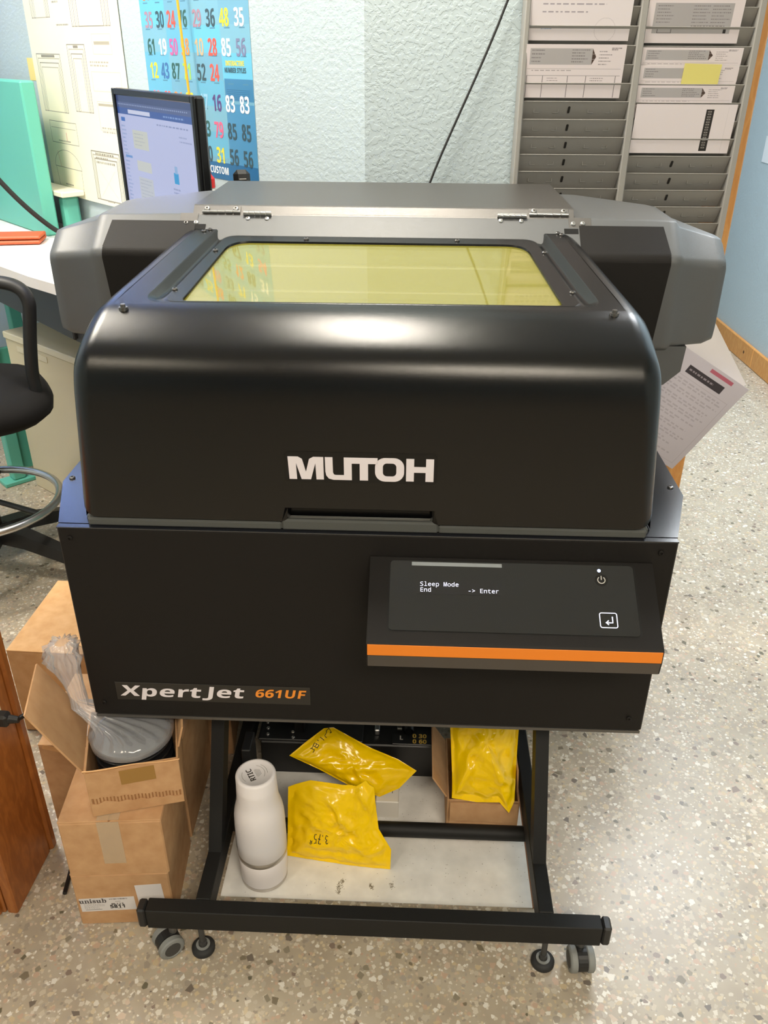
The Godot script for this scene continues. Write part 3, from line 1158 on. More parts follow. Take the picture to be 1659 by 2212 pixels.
func build_control() -> void:
	var x0 := 0.0105
	var x1 := 0.4655
	var prof := PackedVector2Array([Vector2(0.0, 0.700), Vector2(0.0, 0.8255), Vector2(0.002, 0.8255), Vector2(0.1275, 0.7495), Vector2(0.1305, 0.7465), Vector2(0.1305, 0.7255), Vector2(0.127, 0.702), Vector2(0.124, 0.700)])
	var st := mb()
	prism(st, prof, x1 - x0, Transform3D(Basis(Vector3(0, 0, 1), Vector3(0, 1, 0), Vector3(-1, 0, 0)), Vector3(x1, 0, 0)))
	var body := done(st, "control_panel", mats.coat, machine, "black sloping operator panel with a lit display")
	# orange stripe and grey lower edge
	box_part("orange_stripe", Vector3((x0 + x1) / 2, 0.736, 0.1308), Vector3(x1 - x0 - 0.003, 0.0205, 0.001), 0.0003, mats.orange, body)
	st = mb()
	quad(st, Vector3(x0 + 0.002, 0.7018, 0.1276), Vector3(x1 - 0.002, 0.7018, 0.1276), Vector3(x1 - 0.002, 0.7253, 0.1312), Vector3(x0 + 0.002, 0.7253, 0.1312))
	done(st, "lower_edge", mat(rgb(66, 60, 55), 0.5), body)
	# glass face
	var ang := atan2(0.076, 0.1255)
	var b := Basis(Vector3.RIGHT, Vector3(0, sin(ang), -cos(ang)), Vector3(0, cos(ang), sin(ang)))
	var origin := Vector3(0, 0.8255, 0.002)
	var on := func(x: float, s: float, up: float) -> Vector3: return origin + b * Vector3(x, -s, up)
	st = mb()
	prism(st, rounded(0.394, 0.1245, 0.006), 0.0002, Transform3D(b, on.call(0.2385, 0.067, 0.0)))
	done(st, "seam", mat(rgb(4, 4, 4), 0.8), body)
	st = mb()
	prism(st, rounded(0.3885, 0.1205, 0.006), 0.0014, Transform3D(b, on.call(0.238, 0.067, 0.0)))
	var glass := done(st, "display_glass", mats.gloss_black, body, "glossy black display glass")
	box_part("light_bar", Vector3.ZERO, Vector3(0.145, 0.0066, 0.0012), 0.0003, mat(rgb(150, 156, 160), 0.4), glass, Transform3D(b, on.call(0.1505, 0.0118, 0.0012)))
	var glow := mat(rgb(20, 20, 20), 0.5)
	glow.emission_enabled = true
	glow.emission = Color(0.93, 0.93, 1.0)
	glow.emission_energy_multiplier = 1.3
	var dim := mat(rgb(16, 14, 20), 0.07, 0.0, 0.78)
	box_part("display_field", Vector3.ZERO, Vector3(0.132, 0.0235, 0.0004), 0.0, dim, glass, Transform3D(b, on.call(0.153, 0.053, 0.00145)))
	var em := 0.0125
	text("Sleep Mode", em, glow, glass, Transform3D(b * Basis.from_scale(Vector3(0.83, 0.8, 1)), on.call(0.0915, 0.0475, 0.0018)), "display_text", "Droid Sans Mono", false, 0.0003, HORIZONTAL_ALIGNMENT_LEFT)
	text("End", em, glow, glass, Transform3D(b * Basis.from_scale(Vector3(0.83, 0.8, 1)), on.call(0.0915, 0.0575, 0.0018)), "display_text", "Droid Sans Mono", false, 0.0003, HORIZONTAL_ALIGNMENT_LEFT)
	text("-> Enter", em, glow, glass, Transform3D(b * Basis.from_scale(Vector3(0.83, 0.8, 1)), on.call(0.2175, 0.0575, 0.0018)), "display_text", "Droid Sans Mono", false, 0.0003, HORIZONTAL_ALIGNMENT_RIGHT)
	# status lamp, power mark, enter key
	var led := mat(rgb(200, 210, 255), 0.3)
	led.emission_enabled = true
	led.emission = Color(0.7, 0.78, 1.0)
	led.emission_energy_multiplier = 2.0
	st = mb()
	cyl(st, on.call(0.378, 0.0162, 0.001), on.call(0.378, 0.0162, 0.0018), 0.0028, 14)
	done(st, "status_lamp", led, glass)
	st = mb()
	cyl(st, on.call(0.3803, 0.0327, 0.001), on.call(0.3803, 0.0327, 0.0016), 0.0105, 24)
	done(st, "power_key", mat(rgb(18, 18, 18), 0.4), glass)
	var pw := mat(rgb(220, 216, 210), 0.5)
	st = mb()
	var arc := []
	for k in 21:
		var t := PI / 2 + 0.65 + (TAU - 1.3) * k / 20.0
		arc.append(on.call(0.3803 + cos(t) * 0.0058, 0.0327 - sin(t) * 0.0058, 0.0018))
	tube(st, arc, 0.0008, 6)
	tube(st, [on.call(0.3803, 0.0255, 0.0018), on.call(0.3803, 0.0325, 0.0018)], 0.0008, 6)
	done(st, "power_mark", pw, glass)
	st = mb()
	var ring := []
	for q in rounded(0.0265, 0.0245, 0.003):
		ring.append(on.call(0.3853 + q.x, 0.1015 - q.y, 0.0016))
	tube(st, ring, 0.00075, 6, true)
	tube(st, [on.call(0.3915, 0.0955, 0.0016), on.call(0.3915, 0.1055, 0.0016), on.call(0.3815, 0.1055, 0.0016)], 0.001, 6)
	tube(st, [on.call(0.3852, 0.102, 0.0016), on.call(0.381, 0.1055, 0.0016), on.call(0.3852, 0.109, 0.0016)], 0.001, 6)
	done(st, "enter_mark", glow, glass)


func caster(at: Vector3, turn: float) -> void:
	var o := Node3D.new()
	put(o, "caster", machine)
	o.position = at
	o.rotation.y = turn
	var st := mb()
	# housing between the wheels
	var poly := PackedVector2Array()
	for k in 15:
		var t := -0.5 + 3.9 * k / 14.0
		poly.append(Vector2(cos(t) * 0.0235, 0.026 + sin(t) * 0.0235))
	poly.append(Vector2(0.0, 0.02))
	prism(st, poly, 0.018, Transform3D(Basis(Vector3(0, 0, 1), Vector3.UP, Vector3(-1, 0, 0)), Vector3(0.009, 0, 0)))
	done(st, "housing", mats.black, o)
	st = mb()
	cyl(st, Vector3(0, 0.045, -0.012), Vector3(0, 0.079, -0.012), 0.0075, 12)
	cyl(st, Vector3(0, 0.0735, -0.012), Vector3(0, 0.0768, -0.012), 0.013, 14)
	done(st, "stem", mats.dull_steel, o)
	for sx in [-1.0, 1.0]:
		st = mb()
		var xf := Transform3D(Basis(Vector3.BACK, -sx * PI / 2), Vector3(sx * 0.0095, 0.025, 0))
		lathe(st, [[0.0, 0.0], [0.023, 0.0], [0.025, 0.002], [0.025, 0.011], [0.0225, 0.0135], [0.0175, 0.0145], [0.0165, 0.0135]], 28, xf, true)
		lathe(st, [[0.0165, 0.0135], [0.0, 0.0132]], 28, xf, true)
		done(st, "wheel", mats.tyre, o)
		st = mb()
		lathe(st, [[0.016, 0.0133], [0.0155, 0.0142], [0.0, 0.0148]], 24, xf, true)
		done(st, "hub", mats.hub, o)


func leveller(at: Vector3) -> void:
	var o := Node3D.new()
	put(o, "levelling_foot", machine)
	o.position = at
	var st := mb()
	lathe(st, [[0.0, 0.0], [0.02, 0.0], [0.0225, 0.003], [0.0225, 0.010], [0.019, 0.014], [0.013, 0.0155]], 28)
	done(st, "pad", mats.rubber, o)
	st = mb()
	lathe(st, [[0.0135, 0.0153], [0.0135, 0.0172], [0.0085, 0.0172]], 24, Transform3D.IDENTITY, true)
	done(st, "washer", mats.tyre, o)
	st = mb()
	cyl(st, Vector3(0, 0.012, 0), Vector3(0, 0.077, 0), 0.0055, 10)
	cyl(st, Vector3(0, 0.015, 0), Vector3(0, 0.027, 0), 0.0082, 6)
	cyl(st, Vector3(0, 0.069, 0), Vector3(0, 0.0768, 0), 0.009, 6)
	done(st, "spindle", mats.hub, o)


func build_stand() -> void:
	box_part("front_bar", Vector3(0.02, 0.102, 0.1455), Vector3(0.856, 0.05, 0.03), 0.0015, mats.stand, machine)
	box_part("rear_bar", Vector3(0.02, 0.102, -0.56), Vector3(0.856, 0.05, 0.03), 0.0015, mats.stand, machine)
	for sx in [-1.0, 1.0]:
		for z in [0.1455, -0.56]:
			box_part("end_cap", Vector3(0.02 + sx * 0.4375, 0.102, z), Vector3(0.016, 0.0495, 0.0298), 0.0035, mats.black, machine)
	for x in [-0.3045, 0.3475]:
		box_part("side_rail", Vector3(x, 0.102, -0.2075), Vector3(0.028, 0.05, 0.675), 0.0015, mats.stand, machine)
		# sloping leg from the rail up to the base
		var st := mb()
		var lo := Vector3(x, 0.1265, -0.002)
		var hi := Vector3(x, 0.466, -0.188)
		var ring := func(c: Vector3) -> PackedVector3Array: return PackedVector3Array([c + Vector3(-0.013, 0, 0.025), c + Vector3(0.013, 0, 0.025), c + Vector3(0.013, 0, -0.025), c + Vector3(-0.013, 0, -0.025)])
		loft(st, [ring.call(lo), ring.call(hi)], -1, true, true, true)
		done(st, "leg", mats.stand, machine)
		st = mb()
		lo = Vector3(x, 0.1265, -0.40)
		hi = Vector3(x, 0.466, -0.40)
		loft(st, [ring.call(lo), ring.call(hi)], -1, true, true, true)
		done(st, "rear_post", mats.stand, machine)
	var st := mb()
	cyl(st, Vector3(-0.30, 0.050, -0.116), Vector3(0.345, 0.050, -0.116), 0.0165, 20)
	done(st, "cross_tube", mats.stand, machine)
	caster(Vector3(-0.378, 0.0, 0.150), deg_to_rad(-52))
	caster(Vector3(0.420, 0.0, 0.152), deg_to_rad(4))
	caster(Vector3(-0.378, 0.0, -0.56), deg_to_rad(20))
	caster(Vector3(0.420, 0.0, -0.56), deg_to_rad(30))
	leveller(Vector3(-0.311, 0.0, 0.1475))
	leveller(Vector3(0.3495, 0.0, 0.1475))


# ------------------------------------------------------------------ things on the walls
func paper(called: String, label: String, category: String, w: float, h: float, front: Material, xf: Transform3D, bend := 0.0, group := "", thick := 0.0005, edge := 0.0) -> MeshInstance3D:
	var st := mb()
	var f := func(u: float, v: float) -> Vector3:
		var x := (u - 0.5) * w
		var y := (v - 0.5) * h
		return Vector3(x, y, bend * sin(u * PI) + edge * (u * u * v * 2.0 + 0.15 * sin(u * 7.0 + v * 5.0)))
	sheet(st, f, 8 if bend or edge else 2, 8 if bend or edge else 2, thick)
	var o := done(st, called, front)
	o.transform = xf
	tag(o, label, category, group)
	return o


func ticket_print(number: bool, sd: int) -> StandardMaterial3D:
	return printed(432, 220, rgb(226, 216, 219), func(im: Image) -> void:
		r(im, 18, 16, 270, 66, rgb(176, 172, 174))
		small_print(im, 26, 22, 60, 4, 15, 4, rgb(110, 105, 108), sd)
		small_print(im, 200, 20, 80, 5, 12, 4, rgb(120, 114, 116), sd + 1)
		for k in 30:
			r(im, 288, 18 + k * 2.1, minf(k, 30 - k) * 1.1 + 1, 2, rgb(70, 52, 44))
		small_print(im, 318, 26, 60, 5, 13, 4, rgb(140, 132, 136), sd + 2)
		small_print(im, 370, 12, 44, 2, 6, 5, rgb(130, 122, 128), sd + 3)
		r(im, 10, 98, 410, 2, rgb(180, 172, 174))
		small_print(im, 30, 104, 240, 1, 8, 3, rgb(160, 152, 154), sd + 4)
		if number:
			for x in [10, 80, 190, 270, 400]:
				r(im, x, 128, 3, 90, rgb(130, 124, 126))
			r(im, 10, 126, 410, 2, rgb(150, 144, 146))
			small_print(im, 100, 136, 60, 2, 10, 3, rgb(140, 130, 134), sd + 5)
			small_print(im, 290, 136, 90, 2, 10, 3, rgb(140, 130, 134), sd + 6), 0.65)


func build_rack() -> void:
	var metal := mat(rgb(152, 150, 146), 0.5, 0.0, 0.45)
	var t := thing("wall_file_rack", "grey two-column wall rack of stepped pockets for job sheets", "rack", Vector3(0.54, 1.03, -2.0995))
	var off := -t.position
	for s in [[0.289, 0.300], [0.5305, 0.5455], [0.777, 0.7905]]:
		box_part("stile", off + Vector3((s[0] + s[1]) / 2, 1.525, -2.071), Vector3(s[1] - s[0], 0.99, 0.054), 0.002, metal, t)
	box_part("back_panel", off + Vector3(0.5395, 1.525, -2.0960), Vector3(0.49, 0.98, 0.006), 0.001, metal, t)
	var slot_m := mat(rgb(34, 32, 30), 0.7)
	for col in [[0.3005, 0.5300, 1.9172, 0.0359], [0.546, 0.7765, 1.9182, 0.0361]]:
		var w: float = col[1] - col[0]
		# one pocket: a tilted plate with a rolled top edge and pressed corner marks
		var st := mb()
		var f := func(u: float, v: float) -> Vector3: return Vector3((u - 0.5) * w, lerpf(-0.038, 0.0, v), lerpf(-0.026, 0.0, v) + (0.0012 if v > 0.93 else 0.0))
		sheet(st, f, 1, 12, 0.0012)
		for m in [-0.36, -0.18, 0.16, 0.33]:
			var sg: float = 1.0 if m in [-0.36, 0.16] else -1.0
			var q := Vector3(m * w, -0.019, lerpf(0.0, -0.026, 0.5) + 0.0009)
			box(st, q + Vector3(0, -0.004, -0.0022), Vector3(0.013, 0.0012, 0.001), 0.0)
			box(st, q + Vector3(-sg * 0.006, 0.002, 0.0012), Vector3(0.0014, 0.011, 0.001), 0.0)
		st.generate_normals()
		var pocket := st.commit()
		var ss := mb()
		var xs := Transform3D(Basis(Vector3.RIGHT, 0.6) , Vector3(-0.012, -0.017, -0.0106))
		prism(ss, rounded(0.0052, 0.017, 0.0025, 4), 0.0006, xs)
		ss.generate_normals()
		var slot := ss.commit()
		for k in 28:
			var y: float = col[2] - col[3] * k
			if y < 1.09:
				break
			var p := inst(pocket, "pocket", metal, t, Transform3D(Basis.IDENTITY, off + Vector3((col[0] + col[1]) / 2, y, -2.0505)))
			inst(slot, "slot", slot_m, p)
	# sheets standing in the pockets: x0, x1, top, pocket edge
	var stand := func(called: String, label: String, category: String, x0: float, x1: float, y1: float, edge: float, m: Material, group := "", dz := 0.0) -> MeshInstance3D:
		var h := y1 - edge + 0.03
		var tilt := 0.14
		var mid := (y1 + edge - 0.03) / 2
		var z := -2.0528 + (mid - edge) * tilt + dz
		return paper(called, label, category, x1 - x0, h, m, Transform3D(Basis(Vector3.RIGHT, tilt), Vector3((x0 + x1) / 2, mid, z)), 0.0, group)
	var letter := printed(436, 300, rgb(228, 220, 224), func(im: Image) -> void:
		r(im, 14, 0, 2, 300, rgb(206, 198, 202))
		small_print(im, 60, 60, 300, 1, 10, 4, rgb(168, 160, 176), 5)
		small_print(im, 60, 100, 130, 1, 10, 4, rgb(160, 160, 190), 6)
		small_print(im, 60, 150, 320, 4, 22, 4, rgb(168, 160, 170), 7)
		small_print(im, 60, 262, 60, 1, 10, 5, rgb(150, 170, 210), 8)
		for k in 60:
			var a := TAU * k / 60.0
			r(im, 330 + cos(a) * 44, 268 + sin(a) * 34, 2, 2, rgb(186, 178, 184)))
	stand.call("job_sheet", "white letter with blue-grey lines in the upper left rack pocket", "paper", 0.2956, 0.5135, 1.76, 1.5959, letter)
	stand.call("job_sheet", "job ticket with a drawn table below its header, left rack column", "paper", 0.297, 0.5096, 1.5604, 1.4869, ticket_print(true, 11), "job tickets in the rack", 0.0008)
	stand.call("job_sheet", "plain sheet peeping out behind the left column's job ticket", "paper", 0.2925, 0.5, 1.536, 1.4869, mats.paper, "", -0.0002)
	stand.call("job_sheet", "grey printed form in the upper right rack pocket", "paper", 0.5462, 0.7458, 1.645, 1.5930, printed(400, 220, rgb(226, 216, 219), func(im: Image) -> void:
		r(im, 28, 22, 330, 150, rgb(172, 168, 170))
		for c in [40, 190, 270]:
			small_print(im, c, 34, 80, 6, 16, 4, rgb(122, 116, 118), c)
		small_print(im, 190, 132, 150, 2, 10, 4, rgb(120, 112, 114), 4)
		frame_rect(im, 50, 140, 60, 30, rgb(60, 56, 56), 2)
		r(im, 330, 150, 12, 20, rgb(40, 36, 36))))
	stand.call("job_sheet", "topmost of three stepped job tickets in the right rack column", "paper", 0.5455, 0.7607, 1.5557, 1.5206, ticket_print(false, 23), "job tickets in the rack")
	stand.call("job_sheet", "job ticket under the yellow sticky note in the right rack column", "paper", 0.546, 0.7582, 1.5216, 1.4846, ticket_print(false, 31), "job tickets in the rack")
	stand.call("job_sheet", "job ticket just above the white envelope in the right rack column", "paper", 0.546, 0.757, 1.4836, 1.4485, ticket_print(false, 47), "job tickets in the rack", 0.0)
	var env := stand.call("envelope", "blank white envelope with a black upright label strip in the rack", "envelope", 0.5475, 0.7685, 1.4473, 1.3762, printed(440, 200, rgb(230, 221, 224), func(im: Image) -> void:
		r(im, 308, 20, 34, 170, rgb(34, 30, 28))
		for k in 15:
			r(im, 316, 26 + k * 10.5, 16, 6, rgb(150, 144, 140))
			r(im, 320, 28 + k * 10.5, 8, 2, rgb(34, 30, 28))
		r(im, 404, 10, 1, 190, rgb(206, 198, 200))), "", 0.0012) as MeshInstance3D
	env.set_meta("label", "blank white envelope with a black upright label strip in the rack")
	paper("sticky_note", "blank yellow sticky note on a job ticket in the rack", "sticky note", 0.08, 0.041, mat(rgb(228, 218, 128), 0.7), Transform3D(Basis(Vector3.RIGHT, 0.14) * Basis(Vector3.BACK, -0.02), Vector3(0.679, 1.5045, -2.0484)))


func wall_basis() -> Basis:
	return Basis(Vector3(0.681, 0, 0.7325), Vector3.UP, Vector3(-0.7325, 0, 0.681))


func build_poster() -> void:
	var g := RandomNumberGenerator.new()
	g.seed = 3
	var skin := printed(512, 1024, rgb(116, 174, 202), func(im: Image) -> void:
		var tints := [rgb(104, 176, 208), rgb(122, 176, 200), rgb(114, 168, 196), rgb(104, 186, 220), rgb(128, 180, 206)]
		for yy in range(0, 960, 86):
			for xx in range(0, 512, 128):
				r(im, xx, yy, 128, 86, tints[g.randi() % tints.size()])
		r(im, 388, 760 - 78, 124, 70, rgb(66, 128, 172))
		for k in 6:
			r(im, 396, 716 + k * 6, 100, 2, rgb(52, 104, 146))
		r(im, 388, 762, 124, 202, rgb(78, 142, 186))
		r(im, 0, 964, 512, 60, rgb(44, 104, 152))
		for yy in range(8, 960, 86):
			for xx in range(20, 512, 64):
				r(im, xx, yy, 24, 4, rgb(84, 134, 162)), 0.3)
	var w := 0.54
	var h := 0.765
	var xf := Transform3D(wall_basis(), nook(0.6985, 0.0012, 1.2225 + h / 2))
	var po := paper("number_poster", "glossy blue poster of jersey number styles on the angled wall", "poster", w, h, skin, xf)
	var ink := {
		"k": mat(rgb(60, 84, 96), 0.4), "g": mat(rgb(52, 96, 92), 0.4), "w": mat(rgb(240, 244, 246), 0.4), "y": mat(rgb(240, 216, 60), 0.4), "o": mat(rgb(236, 142, 80), 0.4),
		"r": mat(rgb(236, 92, 80), 0.4), "m": mat(rgb(206, 96, 160), 0.4), "p": mat(rgb(236, 104, 140), 0.4), "b": mat(rgb(66, 112, 170), 0.4), "v": mat(rgb(92, 70, 130), 0.4),
		"t": mat(rgb(196, 172, 140), 0.4), "a": mat(rgb(166, 130, 150), 0.4), "l": mat(rgb(160, 206, 90), 0.4), "n": mat(rgb(120, 126, 160), 0.4), "c": mat(rgb(150, 196, 224), 0.4),
	}
	var cols := [0.924, 0.862, 0.802, 0.741, 0.669, 0.604, 0.539, 0.472]
	var rows := [
		[1.950, ["14w", "70k", "25y", "38r", "66g", "91o", "52w", "17k"]], [1.887, ["22g", "84r", "60w", "49m", "33k", "71y", "15w", "62n"]],
		[1.818, ["40y", "18w", "93o", "27k", "55g", "12r", "88k", "31w"]], [1.751, ["16o", "72a", "45g", "90l", "21w", "67k", "13y", "54p"]],
		[1.685, ["53o", "94k", "37w", "26r", "75a", "68y", "41c", "32n"]], [1.617, ["35a", "30k", "24r", "76g", "29a", "36k", "48y", "35w"]],
		[1.550, ["61g", "19w", "50m", "58o", "10t", "28r", "85w", "56n"]], [1.490, ["12y", "43b", "87g", "71l", "52k", "24r"]],
		[1.417, ["23p", "63r", "34o", "88y", "47c", "16v", "83w", "83w"]], [1.350, ["57w", "46g", "92r", "38g", "93g", "79p", "85k", "85k"]],
		[1.285, ["65k", "77w", "39b", "62w", "20k", "31y", "56k", "56k"]],
	]
	var put_on := func(words: String, s: float, y: float, em: float, m: Material, sx: float, called: String) -> void:
		text(words, em, m, po, Transform3D(Basis.from_scale(Vector3(sx, 1, 1)), Vector3(0.6985 - s, y - (1.2225 + h / 2), 0.0004)), called, "Droid Sans", true, 0.0004)
	for row in rows:
		for k in row[1].size():
			var e: String = row[1][k]
			put_on.call(e.substr(0, 2), cols[k], row[0], 0.056, ink[e[2]], 0.74, "number")
	put_on.call("INTERACTIVE", 0.505, 1.514, 0.016, ink.y, 0.85, "heading")
	put_on.call("NUMBER STYLES", 0.505, 1.498, 0.016, ink.k, 0.8, "heading")
	put_on.call("WITHOUT THE CUSTOM", 0.70, 1.246, 0.026, ink.w, 0.9, "heading")


func build_plan() -> void:
	var skin := printed(640, 900, rgb(238, 232, 208), func(im: Image) -> void:
		var a := rgb(172, 166, 150)
		var b := rgb(140, 136, 126)
		# tall nested frames
		for q in [[60, 60, 150, 250, 4], [360, 20, 230, 320, 5], [40, 420, 200, 190, 4], [300, 390, 120, 210, 4]]:
			for k in q[4]:
				frame_rect(im, q[0] + k * 11, q[1] + k * 14, q[2] - k * 20, q[3] - k * 14, a if k % 2 else b, 3)
			r(im, q[0] + q[4] * 11, q[1] + 4, q[2] - q[4] * 22, 8, b)
		small_print(im, 240, 250, 80, 2, 12, 5, b, 3)
		small_print(im, 250, 330, 90, 1, 12, 5, b, 4)
		frame_rect(im, 470, 360, 110, 60, rgb(204, 188, 170), 2)
		r(im, 480, 382, 90, 10, a)
		small_print(im, 440, 440, 150, 2, 10, 5, a, 8)
		frame_rect(im, 440, 470, 170, 60, rgb(206, 190, 174), 2)
		frame_rect(im, 450, 560, 150, 90, rgb(200, 190, 172), 2)
		r(im, 456, 566, 120, 8, a)
		small_print(im, 460, 640, 120, 2, 12, 5, a, 10)
		# lower left: a flat, an arched outline and a pocket
		frame_rect(im, 60, 640, 220, 76, b, 2)
		r(im, 70, 662, 200, 2, a)
		r(im, 190, 676, 3, 30, rgb(214, 130, 120))
		small_print(im, 120, 704, 100, 1, 10, 5, b, 12)
		for k in 120:
			var t := PI * k / 119.0
			r(im, 160 - cos(t) * 110, 800 - sin(t) * 62, 2, 2, b)
		r(im, 50, 800, 222, 2, b)
		line(im, Vector2(56, 800), Vector2(66, 876), b, 2)
		line(im, Vector2(268, 800), Vector2(262, 876), b, 2)
		line(im, Vector2(90, 745), Vector2(104, 800), rgb(220, 150, 140), 2)
		r(im, 66, 876, 198, 2, b)
		small_print(im, 120, 858, 110, 1, 10, 5, b, 13)
		for k in 3:
			frame_rect(im, 360 + k * 9, 720 + k * 12, 180 - k * 18, 166 - k * 12, b if k != 1 else a, 4)
		small_print(im, 390, 726, 120, 3, 14, 7, b, 14)
		line(im, Vector2(400, 780), Vector2(500, 870), a, 1)
		line(im, Vector2(500, 780), Vector2(400, 870), a, 1)
		small_print(im, 430, 884, 60, 1, 8, 5, b, 15), 0.8)
	var xf := Transform3D(wall_basis(), nook(1.435, 0.004, 1.50))
	paper("pattern_sheet", "large cream sheet of printed pattern templates on the angled wall", "chart", 0.68, 0.86, skin, xf, 0.012)
	paper("sticky_note", "small yellow sticky note on the wall left of the pattern sheet", "sticky note", 0.066, 0.072, mat(rgb(240, 216, 140), 0.7), Transform3D(wall_basis(), nook(1.80, 0.0012, 1.478)))


func build_wall_things() -> void:
	build_rack()
	build_poster()
	build_plan()
	var st := mb()
	tube(st, smooth_path([Vector3(0.52, 2.69, -2.06), Vector3(0.40, 2.1, -2.07), Vector3(0.255, 1.641, -2.08), Vector3(0.0952, 1.26, -2.08), Vector3(0.03, 1.0, -2.075), Vector3(0.02, 0.55, -2.07), Vector3(0.02, 0.1, -2.075), Vector3(0.06, 0.006, -2.06)]), 0.0026, 8)
	tag(done(st, "black_cable", mats.rubber), "thin black cable hanging diagonally beside the grey file rack", "cable")
	st = mb()
	tube(st, smooth_path([nook(0.715, 0.03, 2.69), nook(0.712, 0.03, 1.9), nook(0.71, 0.03, 1.66), nook(0.70, 0.028, 1.45), nook(0.685, 0.03, 1.30), nook(0.655, 0.04, 1.18), nook(0.645, 0.05, 0.962)]), 0.0034, 8)
	tag(done(st, "yellow_cord", mat(rgb(236, 172, 40), 0.55)), "yellow cord hanging in front of the blue number poster", "cord")


# ------------------------------------------------------------------ workbench, chair, screen on the left
func build_desk_side() -> void:
	var teal := mat(rgb(98, 184, 166), 0.42, 0.0, 0.5)
	var top_m := mat(rgb(236, 232, 230), 0.35)
	var o := nook(1.3, 0.2, 0)
	var t := thing("workbench", "white-topped workbench with teal steel frame along the angled wall", "workbench", o)
	var at := func(s: float, d: float, y: float) -> Vector3: return nook(s, d, y) - o
	# top with a rounded front
	var edge := [[2.35, 0.004], [2.35, 0.46], [1.9, 0.465], [1.5, 0.468], [1.2, 0.462], [1.0, 0.45], [0.85, 0.43], [0.62, 0.385], [0.42, 0.345], [0.3, 0.31], [0.26, 0.25], [0.25, 0.004]]
	var poly := PackedVector2Array()
	for e in edge:
		var p: Vector3 = at.call(e[0], e[1], 0)
		poly.append(Vector2(p.x, -p.z))
	var st := mb()
	prism(st, poly, 0.032, Transform3D(Basis(Vector3.RIGHT, Vector3.FORWARD, Vector3.UP), Vector3(0, 0.918, 0)))
	done(st, "table_top", top_m, t)
	var wb := Transform3D(wall_basis(), Vector3.ZERO)
	var wall_box := func(called: String, s: float, d: float, y: float, size: Vector3, bev: float, m: Material) -> MeshInstance3D:
		return box_part(called, Vector3.ZERO, size, bev, m, t, Transform3D(wb.basis, at.call(s, d, y)))
	for e in [[1.68, 0.40], [1.68, 0.08], [0.5, 0.28], [0.5, 0.08], [2.28, 0.08], [2.28, 0.40]]:
		wall_box.call("leg", e[0], e[1], 0.468, Vector3(0.05, 0.898, 0.05), 0.004, teal)
		wall_box.call("foot_plate", e[0], e[1], 0.009, Vector3(0.07, 0.018, 0.13), 0.003, teal)
	wall_box.call("side_panel", 1.68, 0.23, 0.30, Vector3(0.018, 0.5, 0.30), 0.003, teal)
	wall_box.call("apron", 1.35, 0.36, 0.835, Vector3(1.75, 0.16, 0.03), 0.004, mat(rgb(72, 72, 74), 0.45))
	wall_box.call("drawer_front", 1.3, 0.382, 0.83, Vector3(0.8, 0.13, 0.014), 0.004, mat(rgb(58, 58, 60), 0.4))
	# teal upright behind the top with a cream ledge
	wall_box.call("upright_panel", 1.9, 0.13, 1.20, Vector3(0.70, 0.50, 0.05), 0.006, teal)
	wall_box.call("ledge", 1.72, 0.06, 1.092, Vector3(0.46, 0.018, 0.085), 0.003, mat(rgb(226, 220, 200), 0.5))
	wall_box.call("bracket", 1.56, 0.05, 1.02, Vector3(0.05, 0.12, 0.06), 0.01, teal)
	# wallet lying at the front of the bench top
	var wa := thing("wallet", "folded orange leather wallet lying on the white bench top", "wallet", Vector3(-1.31, 0.9508, -3.02), deg_to_rad(8))
	var leather := mat(rgb(196, 92, 52), 0.5)
	box_part("flap", Vector3(0, 0.0225, 0), Vector3(0.23, 0.011, 0.10), 0.004, leather, wa)
	box_part("flap", Vector3(0, 0.008, 0.002), Vector3(0.228, 0.012, 0.102), 0.004, leather, wa)
	box_part("spine", Vector3(0, 0.016, -0.047), Vector3(0.228, 0.024, 0.008), 0.003, leather, wa)
	# cabinet under the bench
	var beige := mat(rgb(214, 202, 172), 0.5)
	var cb := Basis(Vector3(0.769, 0, 0.639), Vector3.UP, Vector3(-0.639, 0, 0.769))
	var ca := Vector3(-1.404, 0, -3.0202)
	var c := thing("filing_cabinet", "low beige metal cabinet under the workbench", "cabinet", ca + cb * Vector3(0.24, 0, -0.14))
	c.basis = cb
	box_part("body", Vector3(0, 0.305, 0), Vector3(0.478, 0.61, 0.272), 0.003, beige, c)
	box_part("top", Vector3(0, 0.6225, 0.002), Vector3(0.484, 0.025, 0.278), 0.003, mat(rgb(232, 222, 196), 0.45), c)
	box_part("label_strip", Vector3(-0.06, 0.585, 0.1375), Vector3(0.20, 0.022, 0.002), 0.0005, mat(rgb(222, 212, 186), 0.45), c)
	box_part("handle", Vector3(0.222, 0.52, 0.139), Vector3(0.014, 0.12, 0.006), 0.002, mats.dull_steel, c)
	build_chair()
	build_monitor()
	# black cable from the left down to the bench
	st = mb()
	tube(st, smooth_path([Vector3(-1.62, 1.62, -2.95), Vector3(-1.47, 1.42, -2.95), Vector3(-1.38, 1.29, -2.97), Vector3(-1.27, 1.10, -3.04), Vector3(-1.185, 0.985, -3.105), Vector3(-1.13, 0.9604, -3.12), Vector3(-1.05, 0.9604, -3.08)]), 0.0085, 10)
	tag(done(st, "thick_cable", mats.rubber), "thick black cable running down past the teal upright to the bench", "cable")
	# handset on its cradle behind the printer
	var ph := thing("handset", "black cordless handset standing upright behind the printer", "phone", Vector3(-0.352, 0.9508, -2.2), deg_to_rad(20))
	box_part("cradle", Vector3(0, 0.04, 0), Vector3(0.075, 0.08, 0.075), 0.012, mats.black, ph)
	box_part("post", Vector3(0, 0.13, -0.008), Vector3(0.03, 0.12, 0.022), 0.006, mats.black, ph)
	var hb := Basis(Vector3.RIGHT, -0.12)
